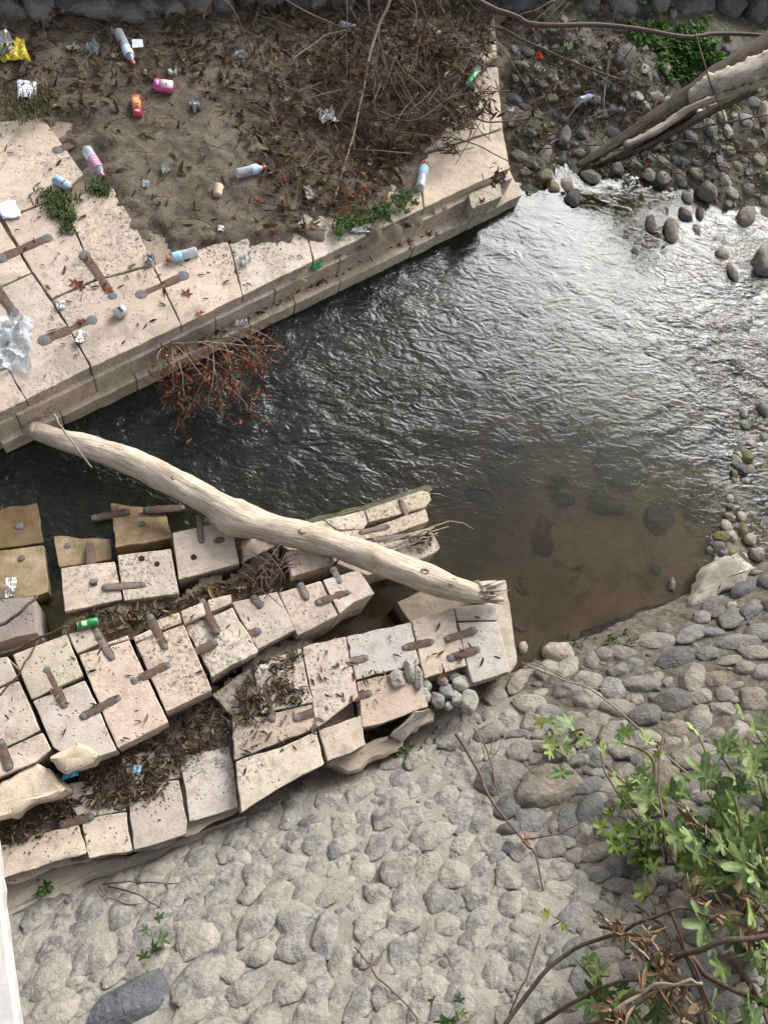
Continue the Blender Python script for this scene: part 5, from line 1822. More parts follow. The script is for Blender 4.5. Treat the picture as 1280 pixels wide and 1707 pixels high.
stuff('twig_mat', 'matted long dry twigs and stalks over the far right of the terrace',
      scatter_geo([p + np.array([0, 0, rl.uniform(.01, .14)]) for p in pts_in(heavy, 620, None, ZT, rl) + pts_in([(380, -60), (640, -60), (600, 330), (480, 380), (400, 200)], 320, None, ZT, rl)], [TWIGT], (.08, .26), BROWNS + TANS + [(.16, .10, .085), (.2, .13, .11), (.36, .3, .22)], .3, 44), M['dleaf'])
# brambles over the terrace
br = empty('dry_bramble', P(640, 40, .4), 'tangle of purplish dry bramble stems with withered leaves over the terrace corner', 'bramble')
Q = lambda x, y, h: P(x, y, ZT + h)
stemset(br, [([Q(*a) for a in l], r0, r1) for l, r0, r1 in [
    ([(612, -40, .5), (617, 30, .35), (633, 45, .28)], .012, .008), ([(430, -30, .5), (485, 5, .4), (557, 40, .3), (612, 45, .28)], .008, .005), ([(578, -30, .35), (578, 60, .22), (577, 185, .08)], .006, .003),
    ([(632, 48, .3), (626, 120, .22), (626, 185, .18), (657, 240, .08)], .007, .004), ([(630, 60, .3), (650, 130, .25), (674, 178, .2), (695, 220, .1)], .006, .003), ([(720, -20, .5), (736, 14, .4), (777, 75, .25)], .007, .004),
    ([(660, 100, .3), (681, 127, .28), (740, 178, .22), (765, 205, .1)], .009, .005), ([(830, 95, .4), (808, 113, .35), (764, 155, .25), (700, 172, .2), (626, 178, .15)], .007, .003),
    ([(630, 185, .2), (690, 200, .2), (764, 158, .25), (850, 150, .3)], .006, .004), ([(640, 215, .12), (654, 220, .12), (730, 227, .15), (791, 240, .2), (880, 285, .2)], .006, .004), ([(660, 55, .3), (678, 62, .3), (777, 79, .3), (825, 62, .3)], .006, .004),
    ([(720, 225, .12), (738, 255, .1), (790, 245, .15)], .005, .003), ([(880, 195, .2), (815, 203, .2), (764, 180, .2), (720, 150, .25)], .007, .004), ([(300, -40, .5), (385, 10, .4), (415, 90, .15), (430, 120, .05)], .007, .004),
    ([(700, 0, .4), (720, 60, .3), (750, 130, .25), (800, 190, .15)], .006, .003), ([(560, 200, .12), (600, 150, .2), (680, 130, .3), (700, 60, .4)], .005, .004), ([(640, 350, .03), (600, 300, .08), (560, 250, .08), (540, 180, .04)], .004, .003)]], 'vine')
stemset(br, [([Q(*a) for a in l], r0, r1) for l, r0, r1 in [([(652, -30, .55), (650, 0, .5), (626, 55, .35), (607, 138, .2), (592, 213, .1), (578, 261, .05), (557, 335, .03)], .013, .005), ([(680, -20, .5), (694, 20, .4), (680, 70, .3)], .006, .003),
                                                           ([(485, 100, .2), (540, 60, .25), (575, 50, .3)], .005, .003), ([(380, 145, .03), (440, 165, .05), (470, 200, .03)], .005, .003)]], 'ptwig')
rbb = random.Random(91)
stemset(br, [([Q(x, y, .2 + rbb.random() * .2), Q(x + dx * .5 + rbb.uniform(-15, 15), y + dy * .5 + rbb.uniform(-15, 15), .25), Q(x + dx, y + dy, .04)], .005, .0025) for x, y, dx, dy in [(rbb.uniform(560, 840), rbb.uniform(-20, 160), rbb.uniform(-90, 90), rbb.uniform(40, 140)) for _ in range(34)]], 'vine', 5, 40)
deadbunch(br, [(Q(725, 95, .28), .16, 130), (Q(690, 62, .32), .12, 70), (Q(755, 92, .28), .12, 70), (Q(605, 118, .22), .09, 40), (Q(640, 245, .08), .15, 100), (Q(800, 172, .2), .14, 80), (Q(770, 200, .18), .12, 50), (Q(752, 246, .14), .07, 30), (Q(830, 294, .16), .07, 30), (Q(815, 68, .3), .08, 12), (Q(660, 20, .4), .14, 26), (Q(720, 10, .4), .14, 26), (Q(640, 150, .2), .12, 20), (Q(600, 30, .3), .12, 20)], 31, BROWNS + BROWNS[:2] + TANS[:1] + [(.055, .03, .02)], CURL, (.022, .05))
deadbunch(br, [(Q(450, 100, .12), .08, 9), (Q(545, 120, .1), .07, 9), (Q(700, 70, .36), .10, 9), (Q(750, 105, .32), .1, 9), (Q(640, 240, .12), .09, 9), (Q(605, 120, .26), .06, 7)], 32, TANS, CURL, (.03, .06), 'tan_leaves')

# vines at the upper right
VR = [('thick purple vine crossing above the gravel and green ferns', [([(760, -20, .75), (800, 3, .72), (860, 27, .7), (894, 40, .7), (1018, 42, .75), (1139, 60, .8), (1200, 55, .8), (1290, 57, .85), (1400, 50, .9)], .022, .014)], 'vine'),
      ('slim vine slanting down from the terrace edge to the gravel', [([(830, 45, .6), (850, 54, .6), (927, 91, .5), (984, 114, .42), (1038, 134, .3)], .014, .006), ([(984, 114, .42), (1000, 150, .3), (1005, 190, .2)], .008, .004)], 'vine'),
      ('thin dark stem hanging across the bright torn wood', [([(1159, 55, .95), (1183, 134, .85), (1211, 205, .45)], .007, .005), ([(1150, 215, .3), (1213, 203, .42), (1280, 191, .5), (1350, 180, .5)], .009, .007)], 'vine'),
      ('dark dry stems lying over the pale pebbles at right', [([(1080, 250, .2), (1150, 235, .22), (1211, 248, .25), (1290, 253, .3)], .006, .005), ([(1070, 240, .2), (1100, 270, .15), (1150, 300, .12), (1170, 320, .1)], .006, .003), ([(1100, 215, .3), (1090, 250, .2), (1120, 290, .12)], .005, .003)], 'vine'),
      ('pale straw stalks leaning from the wall over the gravel', [([(944, -5, .8), (900, 45, .6), (850, 97, .35)], .007, .004), ([(935, -5, .8), (885, 40, .6), (846, 75, .4)], .006, .004), ([(948, 5, .8), (910, 50, .6), (870, 95, .4)], .005, .003), ([(925, 0, .8), (880, 20, .7), (850, 25, .6)], .005, .003)], 'ptwig'),
      ('curved dead root beside the dark hollow under the trunk', [([(1015, 85, .5), (1012, 120, .35), (1006, 160, .25), (1008, 188, .18), (995, 195, .16), (990, 185, .18)], .010, .006), ([(940, 200, .2), (975, 165, .3), (1000, 160, .25)], .006, .004)], 'ptwig')]
for lab, ls, mt in VR:
    o = empty('dry_vine', P(*ls[0][0][0]), lab, 'vine', 'dry vines of the far bank')
    stemset(o, [([P(*a) for a in l], r0, r1) for l, r0, r1 in ls], mt)
o = empty('dry_bramble', G(930, 150), 'low scrub of thin brown twigs and leaf scraps on the gravel by the terrace end', 'bramble')
rb = random.Random(8)
for i in range(46):
    x, y = rb.uniform(845, 1080), rb.uniform(20, 260)
    a = G(x, y) + np.array([0, 0, rb.uniform(.0, .15)])
    b = a + np.array([rb.uniform(-.45, .45), rb.uniform(-.35, .35), rb.uniform(0, .2)])
    V, Fc, U = tube_geo(catmull([a, (a + b) / 2 + np.array([0, 0, rb.uniform(0, .12)]), b], 7), np.linspace(.005, .002, 8), 4)
    put_world('twig', V, Fc, M[rb.choice(('vine', 'twig', 'twig', 'ptwig'))], o)
deadbunch(o, [(G(rb.uniform(850, 1080), rb.uniform(20, 270)) + np.array([0, 0, .04]), .12, 9) for _ in range(46)], 35, BROWNS + RUSSET[:2] + TANS, CURL + PLANE + [TWIGT], (.02, .06))
o = empty('dry_bramble', G(1150, 280), 'low dark twigs and brown leaf scraps lying on the pale pebbles near the waterline', 'bramble')
for i in range(26):
    x, y = rb.uniform(1040, 1280), rb.uniform(210, 320)
    a = G(x, y) + np.array([0, 0, rb.uniform(.02, .12)])
    b = a + np.array([rb.uniform(-.4, .4), rb.uniform(-.25, .25), rb.uniform(-.03, .1)])
    V, Fc, U = tube_geo(catmull([a, (a + b) / 2 + np.array([0, 0, rb.uniform(0, .08)]), b], 7), np.linspace(.005, .002, 8), 4)
    put_world('twig', V, Fc, M['vine'], o)
deadbunch(o, [(G(rb.uniform(1040, 1280), rb.uniform(230, 310)) + np.array([0, 0, .05]), .12, 8) for _ in range(16)], 36, RUSSET[:3] + BROWNS, CURL, (.02, .05))

# dry russet bush growing out of the ledge
bush = empty('dry_bush', P(*off(330, 20), ZL2), 'leafless bush with curled russet leaves hanging from the ledge over dark water', 'bush')
rt_ = P(352, 566, ZL2 + .05)
root2 = P(285, 568, ZL2 + .08)
ends = [(455, 585, .28), (470, 575, .3), (445, 640, .25), (420, 655, .22), (425, 690, .18), (400, 660, .28), (375, 690, .2), (345, 680, .25), (310, 670, .25), (290, 660, .22), (300, 710, .12), (385, 620, .32), (440, 610, .3), (270, 625, .25), (415, 600, .33), (350, 640, .3)]
stb = []
spots = []
rb = random.Random(12)
for e in ends:
    q = P(*e)
    s0 = rt_ if rb.random() < .6 else root2
    midp = s0 * .45 + q * .55 + np.array([rb.uniform(-.06, .06), rb.uniform(-.05, .05), .10])
    stb.append(([s0, midp, q], .0036, .0015))
    for f in (.45, .6, .75, .88, 1.0):
        spots.append((s0 * (1 - f) + q * f + np.array([rb.uniform(-.04, .04), rb.uniform(-.04, .04), .05 * math.sin(f * 3)]), .075, 13 if f > .5 else 5))
stb.append(([P(262, 575, .25), P(330, 570, .28), P(400, 575, .3), P(470, 578, .3)], .006, .003))
stemset(bush, stb, 'ptwig', 5)
deadbunch(bush, spots, 41, RUSSET * 2 + [(.42, .24, .13)], CURL, (.014, .032))

# dead stalks and arching stems at the lower right
ds = empty('dead_stalks', PL(1120, 1640, 0), 'arching brown stems with bunches of shrivelled leaves at the lower right corner', 'dead stalks')
stemset(ds, [([PL(*a) for a in l], r0, r1) for l, r0, r1 in [
    ([(830, 1725, .1), (920, 1610, .25), (1000, 1565, .35), (1070, 1570, .4), (1130, 1600, .35)], .009, .006), ([(880, 1720, .1), (960, 1670, .25), (1020, 1640, .35), (1080, 1640, .4), (1140, 1700, .35)], .008, .005),
    ([(1000, 1545, .3), (1045, 1550, .35), (1120, 1517, .45), (1195, 1530, .4)], .008, .004), ([(1120, 1600, .4), (1200, 1572, .5), (1290, 1560, .5)], .012, .009), ([(1140, 1590, .4), (1200, 1640, .35), (1290, 1680, .3)], .011, .007),
    ([(1110, 1500, .2), (1135, 1560, .3), (1150, 1600, .4), (1190, 1690, .3)], .008, .005), ([(1060, 1510, .2), (1100, 1540, .3), (1120, 1570, .3)], .007, .005), ([(1130, 1560, .2), (1170, 1660, .2), (1180, 1720, .2)], .009, .007),
    ([(960, 1720, .3), (1040, 1690, .4), (1100, 1650, .45), (1170, 1640, .45)], .009, .005), ([(900, 1560, .1), (880, 1620, .15), (850, 1690, .1)], .005, .004), ([(1220, 1600, .3), (1260, 1660, .3), (1290, 1730, .3)], .01, .008)]], 'twig')
stemset(ds, [([PL(*a) for a in l], r0, r1) for l, r0, r1 in [([(1000, 1530, .4), (1040, 1560, .42), (1090, 1610, .42), (1165, 1685, .35)], .007, .004), ([(1070, 1545, .4), (1100, 1590, .42), (1130, 1650, .4)], .006, .004), ([(1020, 1690, .4), (1080, 1650, .45), (1140, 1638, .5), (1170, 1640, .5)], .007, .005), ([(1130, 1340, .4), (1180, 1385, .45), (1225, 1430, .45)], .006, .004)]], 'ptwig')
sp2 = []
for l in ([(1010, 1530), (1165, 1680)], [(1075, 1548), (1135, 1655)], [(1140, 1350), (1225, 1430)], [(1150, 1470), (1190, 1535)], [(1080, 1640), (1140, 1700)], [(1000, 1690), (1040, 1707)], [(1225, 1490), (1260, 1520)], [(1240, 1555), (1280, 1565)], [(1035, 1560), (1120, 1620)]):
    for f in np.linspace(0, 1, 7):
        x = l[0][0] * (1 - f) + l[1][0] * f
        y = l[0][1] * (1 - f) + l[1][1] * f
        sp2.append((PL(x, y, .42), .045, 5))
deadbunch(ds, sp2, 43, TANS * 2 + [(.15, .09, .055), (.38, .27, .17), (.2, .125, .08)], CURL, (.018, .042))

VN = [('long bare stem rising through the fig shoots past the tan boulder', [([(1001, 1221, .25), (1004, 1268, .3), (1024, 1315, .3), (1098, 1400, .3), (1130, 1450, .2)], .006, .005)]),
      ('straight reddish stem standing in the middle of the fig shrub', [([(1105, 1225, .45), (1098, 1290, .4), (1106, 1390, .3), (1110, 1440, .1)], .005, .007)]),
      ('dark forked vine hanging over the cobbles below the broad grey boulder', [([(760, 1225, .1), (800, 1290, .08), (815, 1330, .08), (875, 1405, .08), (892, 1425, .08), (905, 1485, .03)], .010, .004), ([(870, 1400, .08), (930, 1390, .1), (985, 1360, .1)], .004, .003), ([(790, 1215, .1), (815, 1260, .1), (830, 1330, .06)], .006, .004)]),
      ('thin curved twigs sprouting at the foot of the slabs on the left', [([(170, 1475, .05), (230, 1470, .1), (300, 1475, .05)], .005, .003), ([(180, 1478, .05), (225, 1490, .1), (275, 1518, .03)], .006, .003), ([(165, 1478, .04), (185, 1500, .06), (240, 1510, .03)], .004, .002)]),
      ('thin winding twig on the bottom middle cobbles', [([(620, 1590, .05), (622, 1620, .07), (650, 1650, .06), (690, 1690, .04), (700, 1720, .03)], .004, .003), ([(590, 1580, .03), (622, 1610, .06), (640, 1585, .03)], .003, .002)]),
      ('bramble runner trailing down the bank from the pool corner', [([(880, 1110, .1), (930, 1130, .12), (985, 1150, .1), (1060, 1210, .12), (1110, 1260, .15), (1160, 1300, .2)], .006, .004), ([(890, 1100, .08), (960, 1140, .1), (1010, 1150, .08)], .004, .003), ([(870, 1105, .06), (920, 1125, .08), (950, 1150, .06)], .004, .003)]),
      ('dry grass stems sprouting between boulders below the slab corner', [([(810, 1270, .02), (800, 1230, .15), (790, 1205, .2)], .003, .002), ([(812, 1270, .02), (822, 1235, .16), (818, 1210, .2)], .003, .002), ([(815, 1272, .02), (835, 1240, .14), (845, 1220, .18)], .003, .002), ([(770, 1240, .02), (760, 1210, .12), (765, 1190, .15)], .003, .002), ([(780, 1245, .02), (785, 1225, .12), (780, 1200, .15)], .003, .002)])]
for lab, ls in VN:
    o = empty('dry_vine', PL(*ls[0][0][0][:2], 0), lab, 'vine', 'dry vines of the near bank')
    stemset(o, [([PL(*a) for a in l], r0, r1) for l, r0, r1 in ls], 'ptwig' if 'grass' in lab or 'runner' in lab else 'vine', 5)
# dry leaves on the vines by the boulders
o = empty('dry_vine', P(445, 950, .35), 'nest of dark twigs lodged under the log between the pale blocks', 'twigs', None)
rb = random.Random(17)
tw = []
for i in range(34):
    a = P(rb.uniform(425, 480), rb.uniform(925, 985), rb.uniform(.36, .5))
    b = a + np.array([rb.uniform(-.16, .14), rb.uniform(-.16, .16), rb.uniform(-.08, .08)])
    V, Fc, U = tube_geo(catmull([a, (a + b) / 2 + np.array([0, 0, .03]), b], 6), np.linspace(.004, .002, 7), 4)
    put_world('twig', V, Fc, M['vine'], o)
o = empty('dry_twigs', P(700, 890, .26), 'bundle of pale twigs and a dark scrap caught on the footing nose', 'twigs')
stemset(o, [([P(*a) for a in l], r0, r1) for l, r0, r1 in [([(640, 905, .27), (690, 890, .28), (735, 873, .27), (765, 870, .24), (788, 882, .15)], .006, .003), ([(645, 915, .27), (700, 893, .28), (749, 877, .25)], .008, .003), ([(660, 918, .26), (700, 900, .28), (728, 890, .27)], .008, .004), ([(680, 898, .28), (705, 886, .3), (722, 880, .28)], .011, .006)]], 'ptwig')
deadbunch(o, [(P(695, 905, .26), .05, 12), (P(712, 896, .27), .05, 14)], 51, [(.03, .028, .028), (.05, .04, .03), (.16, .09, .05)], CURL, (.015, .04))
o = empty('dry_twigs', P(100, 740, .2), 'long thin pale stick leaning on the thick left end of the log', 'stick')
stemset(o, [([P(88, 690, .3), P(105, 715, .3), P(130, 750, .3), P(154, 780, .26)], .007, .005)], 'ptwig')
o = empty('dry_twigs', P(30, 1035, .4), 'long grey branch lying along the carved grey block at the left edge', 'stick')
stemset(o, [([P(-60, 1060, .40), P(0, 1042, .40), P(40, 1015, .42), P(62, 993, .40)], .011, .008), ([P(-40, 1105, .42), P(20, 1085, .44), P(60, 1065, .46), P(115, 1045, .53)], .010, .006), ([P(0, 1160, .53), P(40, 1110, .55), P(62, 1070, .5)], .005, .004)], 'twig')


# green plants: ferns and grass tufts
def blades(pts_, h, w, n, seed, pal, lean=.6):
    rs = random.Random(seed)
    V, Fc, C = [], [], []
    for p in pts_:
        for _ in range(n):
            a = rs.uniform(0, 6.28)
            L = rs.uniform(.5, 1) * h
            ln = rs.uniform(.2, lean) * L * 1.4
            d = np.array([math.cos(a), math.sin(a), 0])
            s = np.array([-d[1], d[0], 0]) * w * rs.uniform(.6, 1.2)
            b = np.asarray(p) + np.array([rs.gauss(0, .02), rs.gauss(0, .02), 0])
            k = len(V)
            V += [b - s * .5, b + s * .5, b + d * ln * .4 + s * .6 + np.array([0, 0, L * .6]), b + d * ln * .4 - s * .6 + np.array([0, 0, L * .6]), b + d * ln + np.array([0, 0, L * .75])]
            Fc += [(k, k + 1, k + 2, k + 3), (k + 3, k + 2, k + 4)]
            c = np.array(rs.choice(pal)) * rs.uniform(.75, 1.3)
            C += [c] * 5
    return np.array(V), Fc, np.array(C)


def tuft(name, label, pts_, h, w, n, seed, pal=GREENS):
    V, Fc, C = blades(pts_, h, w, n, seed, pal)
    o = put_world(name, V, Fc, M['green'], None, smooth=False, col=C)
    o['kind'] = 'stuff'
    o['label'] = label
    return o


rb = random.Random(23)
fz = [G(*q) for q in [(rb.gauss(1095, 22), rb.gauss(70, 16)) for _ in range(36)] + [(rb.gauss(1150, 26), rb.gauss(85, 20)) for _ in range(60)] + [(rb.gauss(1125, 18), rb.gauss(110, 14)) for _ in range(20)]]
tuft('fern_patch', 'bright green fern patch growing under the purple vine by the trunk', fz, .13, .026, 10, 61, [(.09, .19, .03), (.06, .14, .025), (.13, .25, .05)])
tuft('grass_patch', 'sparse green grass among the pebbles right of the torn trunk', [G(rb.gauss(1235, 30), rb.gauss(165, 18)) for _ in range(40)], .07, .008, 8, 62)
tuft('grass_patch', 'green grass in the slab joint beside the pink bottle', [Q(rb.uniform(150, 178), rb.gauss(313, 6), .0) for _ in range(24)], .06, .008, 9, 63)
tuft('grass_patch', 'green moss and grass strip around the small carton on the slabs', [Q(*q, 0.0) for q in [(rb.gauss(100, 9), rb.gauss(345, 12)) for _ in range(40)] + [(rb.uniform(60, 130), rb.uniform(315, 360)) for _ in range(26)] + [(rb.gauss(112, 5), rb.gauss(375, 8)) for _ in range(16)]], .05, .008, 9, 64, GREENS + [(.12, .12, .05)])
tuft('grass_patch', 'green mossy strip between the soil edge and the upright bottle', [Q(*q, 0.02) for q in [(rb.uniform(585, 690), 0) for _ in range(70)]] if False else [Q(x, 372 - (x - 585) * .42 + rb.gauss(0, 8), .03) for x in [rb.uniform(560, 692) for _ in range(90)]], .05, .009, 9, 65, [(.07, .14, .02), (.10, .18, .03), (.05, .1, .02)])
tuft('grass_patch', 'thin olive grass in the soil near the white paper at left', [Q(rb.uniform(0, 90), rb.uniform(150, 205), .05) for _ in range(70)], .06, .005, 6, 66, [(.12, .12, .05), (.08, .09, .03), (.2, .17, .09)])
tuft('grass_patch', 'small green weeds at the pool rim among pale stones', [PL(rb.gauss(1010, 30), rb.gauss(1072, 8), .0) for _ in range(14)], .06, .010, 7, 67)
tuft('grass_patch', 'green weeds under the broken slab edge of the pier', [PL(rb.uniform(640, 700), 1262 - (rb.random() * 30), .03) for _ in range(12)], .05, .012, 6, 68, [(.06, .13, .03), (.09, .17, .04)])
tuft('grass_patch', 'single green sprig on the broken slab at the lower left', [P(70 + rb.gauss(0, 4), 1484 + rb.gauss(0, 3), .17) for _ in range(5)], .05, .014, 6, 69, [(.08, .15, .04)])

# ================================================================== LITTER
def soil_pt(px, py):
    p = P(px, py, ZT)
    for _ in range(3):
        z, m_ = H1(p[0], p[1])
        p = P(px, py, max(z, ZT) if m_ > -.3 else ZT)
    return p


def frame(pa, pb):
    d = pb - pa
    L = np.linalg.norm(d)
    d = d / L
    up = np.array([0, 0, 1.0])
    s = np.cross(d, up)
    s /= np.linalg.norm(s)
    u = np.cross(s, d)
    return d, s, u, L


def lathe(pa, pb, prof, seg=18, squash=1.0, dents=0.0, arc=(0, 2 * math.pi)):
    """profile [(t 0..1 along the axis, radius)] turned about the line pa-pb"""
    d, s, u, L = frame(pa, pb)
    full = abs(arc[1] - arc[0] - 2 * math.pi) < 1e-6
    V, Fc = [], []
    ns = seg if full else seg + 1
    for i, (t, r) in enumerate(prof):
        for k in range(ns):
            a = arc[0] + (arc[1] - arc[0]) * k / seg
            rr = r * (1 + dents * noise.noise(Vector((t * 6 + pa[0] * 9, math.cos(a) * 1.5, math.sin(a) * 1.5))))
            V.append(pa + d * L * t + s * math.cos(a) * rr + u * math.sin(a) * rr * squash)
    for i in range(len(prof) - 1):
        for k in range(seg):
            j = (k + 1) % ns
            Fc.append((i * ns + k, i * ns + j, (i + 1) * ns + j, (i + 1) * ns + k))
    if full:
        Fc += [tuple(range(ns - 1, -1, -1)), tuple((len(prof) - 1) * ns + k for k in range(ns))]
    return V, Fc


def bottle(a, b, r, label, capc, labc, lab_rng=(.48, .70), ribs=True, base=None, tint='clear', cap=True):
    """a = foot end, b = cap end (picture points)"""
    z = r * .85
    pa, pb = (soil_pt(*a), soil_pt(*b)) if base is None else (P(*a, base), P(*b, base))
    pa = pa + np.array([0, 0, z])
    pb = pb + np.array([0, 0, z])
    o = empty('plastic_bottle', (pa + pb) / 2 - np.array([0, 0, z]), label, 'bottle', 'plastic bottles thrown away')
    prof = [(0, r * .7), (.02, r * .95)]
    for i in range(14):
        t = .05 + .6 * i / 13
        prof.append((t, r * (1 if not ribs or i % 2 else .91)))
    prof += [(.70, r * .98), (.77, r * .8), (.83, r * .52), (.87, r * .38), (.93, r * .36)]
    V, Fc = lathe(pa, pb, prof, 20, 1, .10)
    put_world('body', V, Fc, M[tint], o)
    if labc is not None:
        V, Fc = lathe(pa, pb, [(lab_rng[0], r * 1.0), (lab_rng[0] + .005, r * 1.035), ((lab_rng[0] + lab_rng[1]) / 2, r * 1.04), (lab_rng[1], r * 1.03)], 20, 1, .06, (-.4, math.pi + .9))
        put_world('label_band', V, Fc, M['paper'], o, color=labc)
    if cap:
        V, Fc = lathe(pa, pb, [(.90, r * .42), (.91, r * .47), (.995, r * .47), (1.0, r * .40)], 16)
        put_world('cap', V, Fc, M['plastic'], o, color=capc)
    return o


RED, SKY = (.46, .09, .06), (.42, .58, .65)
o = bottle((198, 58), (224, 114), .036, 'clear ribbed bottle with red cap and torn white label near the wall', RED, (.62, .75, .82), (.5, .74))
pk = soil_pt(222, 86)
tear = [pk + np.array(v_) for v_ in ((0, -.02, .05), (.075, .02, .045), (.06, .085, .055), (-.01, .05, .065))]
put_world('torn_label', tear + [t_ - np.array([0, 0, .002]) for t_ in tear], [(0, 1, 2, 3), (7, 6, 5, 4), (0, 4, 5, 1), (1, 5, 6, 2), (2, 6, 7, 3), (3, 7, 4, 0)], M['paper'], o, smooth=False, color=(.72, .75, .8))
bottle((394, 294), (442, 283), .034, 'clear bottle with pale blue label and red cap in the middle of the soil', RED, (.60, .72, .80))
bottle((698, 319), (707, 274), .036, 'upright-lying bottle with sky-blue label and red cap at the green moss strip', RED, SKY, (.45, .75), False)
bottle((328, 423), (278, 437), .032, 'clear ribbed bottle with blue label and red cap at the slab joint', RED, (.35, .58, .75), (.52, .8))
o = bottle((145, 254), (173, 300), .036, 'clear bottle with pink striped label and pink cap beside the grass', (.5, .16, .24), (.55, .22, .32), (.36, .74), False)
pa, pb = soil_pt(145, 254) + np.array([0, 0, .031]), soil_pt(173, 300) + np.array([0, 0, .031])
for t0 in (.44, .52, .60, .68):
    V, Fc = lathe(pa, pb, [(t0, .0385), (t0 + .012, .039), (t0 + .028, .0385)], 14, 1, .06, (.6, 1.9))
    put_world('label_stripe', V, Fc, M['paper'], o, color=(.82, .62, .68))
bottle((565, 46), (600, 56), .034, 'crushed clear bottle without label under the brambles', (1, 1, 1), None, cap=False)
bottle((963, 170), (987, 163), .028, 'small clear bottle with dark red cap on the shaded gravel', (.35, .03, .04), (.3, .42, .6), (.4, .7), False, base=.25)


def can(a, b, r, label, color, end=(.62, .63, .64), z=None, band_=None, silver=None):
    pa, pb = (soil_pt(*a), soil_pt(*b)) if z is None else (P(*a, z), P(*b, z))
    pa = pa + np.array([0, 0, r])
    pb = pb + np.array([0, 0, r])
    o = empty('drink_can', (pa + pb) / 2 - np.array([0, 0, r]), label, 'can', 'drink cans thrown away')
    V, Fc = lathe(pa, pb, [(.03, r * .86), (.07, r), (.5, r * 1.0), (.93, r), (.98, r * .82)], 22, 1, .03)
    put_world('body', V, Fc, M['tin'], o, color=color)
    for t0, t1 in ((0.0, .035), (.975, 1.0)):
        V, Fc = lathe(pa, pb, [(t0, r * .78), (t0 + .008, r * .87), (t1 - .003, r * .87), (t1, r * .74)], 22)
        put_world('rim', V, Fc, M['tin'], o, color=end)
    if band_:
        V, Fc = lathe(pa, pb, [(band_[0], r * 1.004), ((band_[0] + band_[1]) / 2, r * 1.012), (band_[1], r * 1.004)], 10, 1, 0, (band_[3], band_[4]))
        put_world('emblem', V, Fc, M['paper'], o, color=band_[2])
    return o


can((130, 1045), (164, 1037), .022, 'shiny green drink can lying in the joint between pale blocks', (.02, .30, .07), z=.50, band_=(.24, .48, (.62, .74, .62), .9, 2.1))
can((777, 149), (794, 121), .036, 'green and silver drink can among bramble stems on the slab', (.06, .34, .10), band_=(.62, .93, (.55, .56, .57), 0, 3.1))
o = can((194, 530), (209, 519), .034, 'crushed silver can on the bare terrace slabs', (.55, .56, .58), band_=(.3, .6, (.05, .05, .06), .8, 2.0))


def carton(px, py, L, W, Ht, ang, label, color, extra=()):
    p = soil_pt(px, py)
    o = empty('juice_carton', p, label, 'carton', 'small cartons thrown away')
    ca_, sa_ = math.cos(math.radians(ang)), math.sin(math.radians(ang))
    ax, ay = np.array([ca_, sa_, 0]), np.array([-sa_, ca_, 0])

    def bx(name, x0, x1, y0, y1, z0, z1, col, mat='paper'):
        bm = bmesh.new()
        bmesh.ops.create_cube(bm, size=1)
        bmesh.ops.bevel(bm, geom=bm.edges[:], offset=.05, segments=2, affect='EDGES')
        V = [p + ax * (x0 + (v_.co.x + .5) * (x1 - x0)) + ay * (y0 + (v_.co.y + .5) * (y1 - y0)) + np.array([0, 0, z0 + (v_.co.z + .5) * (z1 - z0)]) for v_ in bm.verts]
        Fc = [tuple(v_.index for v_ in f.verts) for f in bm.faces]
        bm.free()
        return put_world(name, V, Fc, M[mat], o, color=col)
    bx('box', -L / 2, L / 2, -W / 2, W / 2, 0, Ht, color)
    for (x0, x1, y0, y1, c_, nm) in extra:
        bx(nm, x0 * L, x1 * L, y0 * W, y1 * W, Ht - .002, Ht + .0015, c_)
    return o


carton(228, 182, .185, .065, .05, -80, 'red and orange juice carton lying on bare soil', (.5, .07, .08), [(-.35, .22, -.42, .42, (.72, .32, .12), 'orange_print'), (.30, .42, -.3, .3, (.75, .30, .34), 'pale_print'), (-.05, .03, .0, .3, (.35, .2, .05), 'small_mark'), (.12, .18, -.1, .2, (.4, .12, .05), 'small_mark')])
carton(273, 148, .135, .085, .05, 4, 'pink and cream carton lying below the red-capped bottle', (.60, .14, .30), [(-.14, .48, -.46, .46, (.74, .62, .56), 'cream_print'), (-.42, -.25, -.3, .3, (.7, .35, .5), 'pale_print'), (.1, .18, -.15, .1, (.35, .3, .3), 'small_mark')])
carton(104, 310, .11, .06, .05, -28, 'small blue and silver carton in the grass strip', (.42, .47, .52), [(-.38, .05, -.4, .4, (.30, .42, .55), 'blue_print'), (.1, .2, -.4, .4, (.12, .12, .13), 'small_mark')])


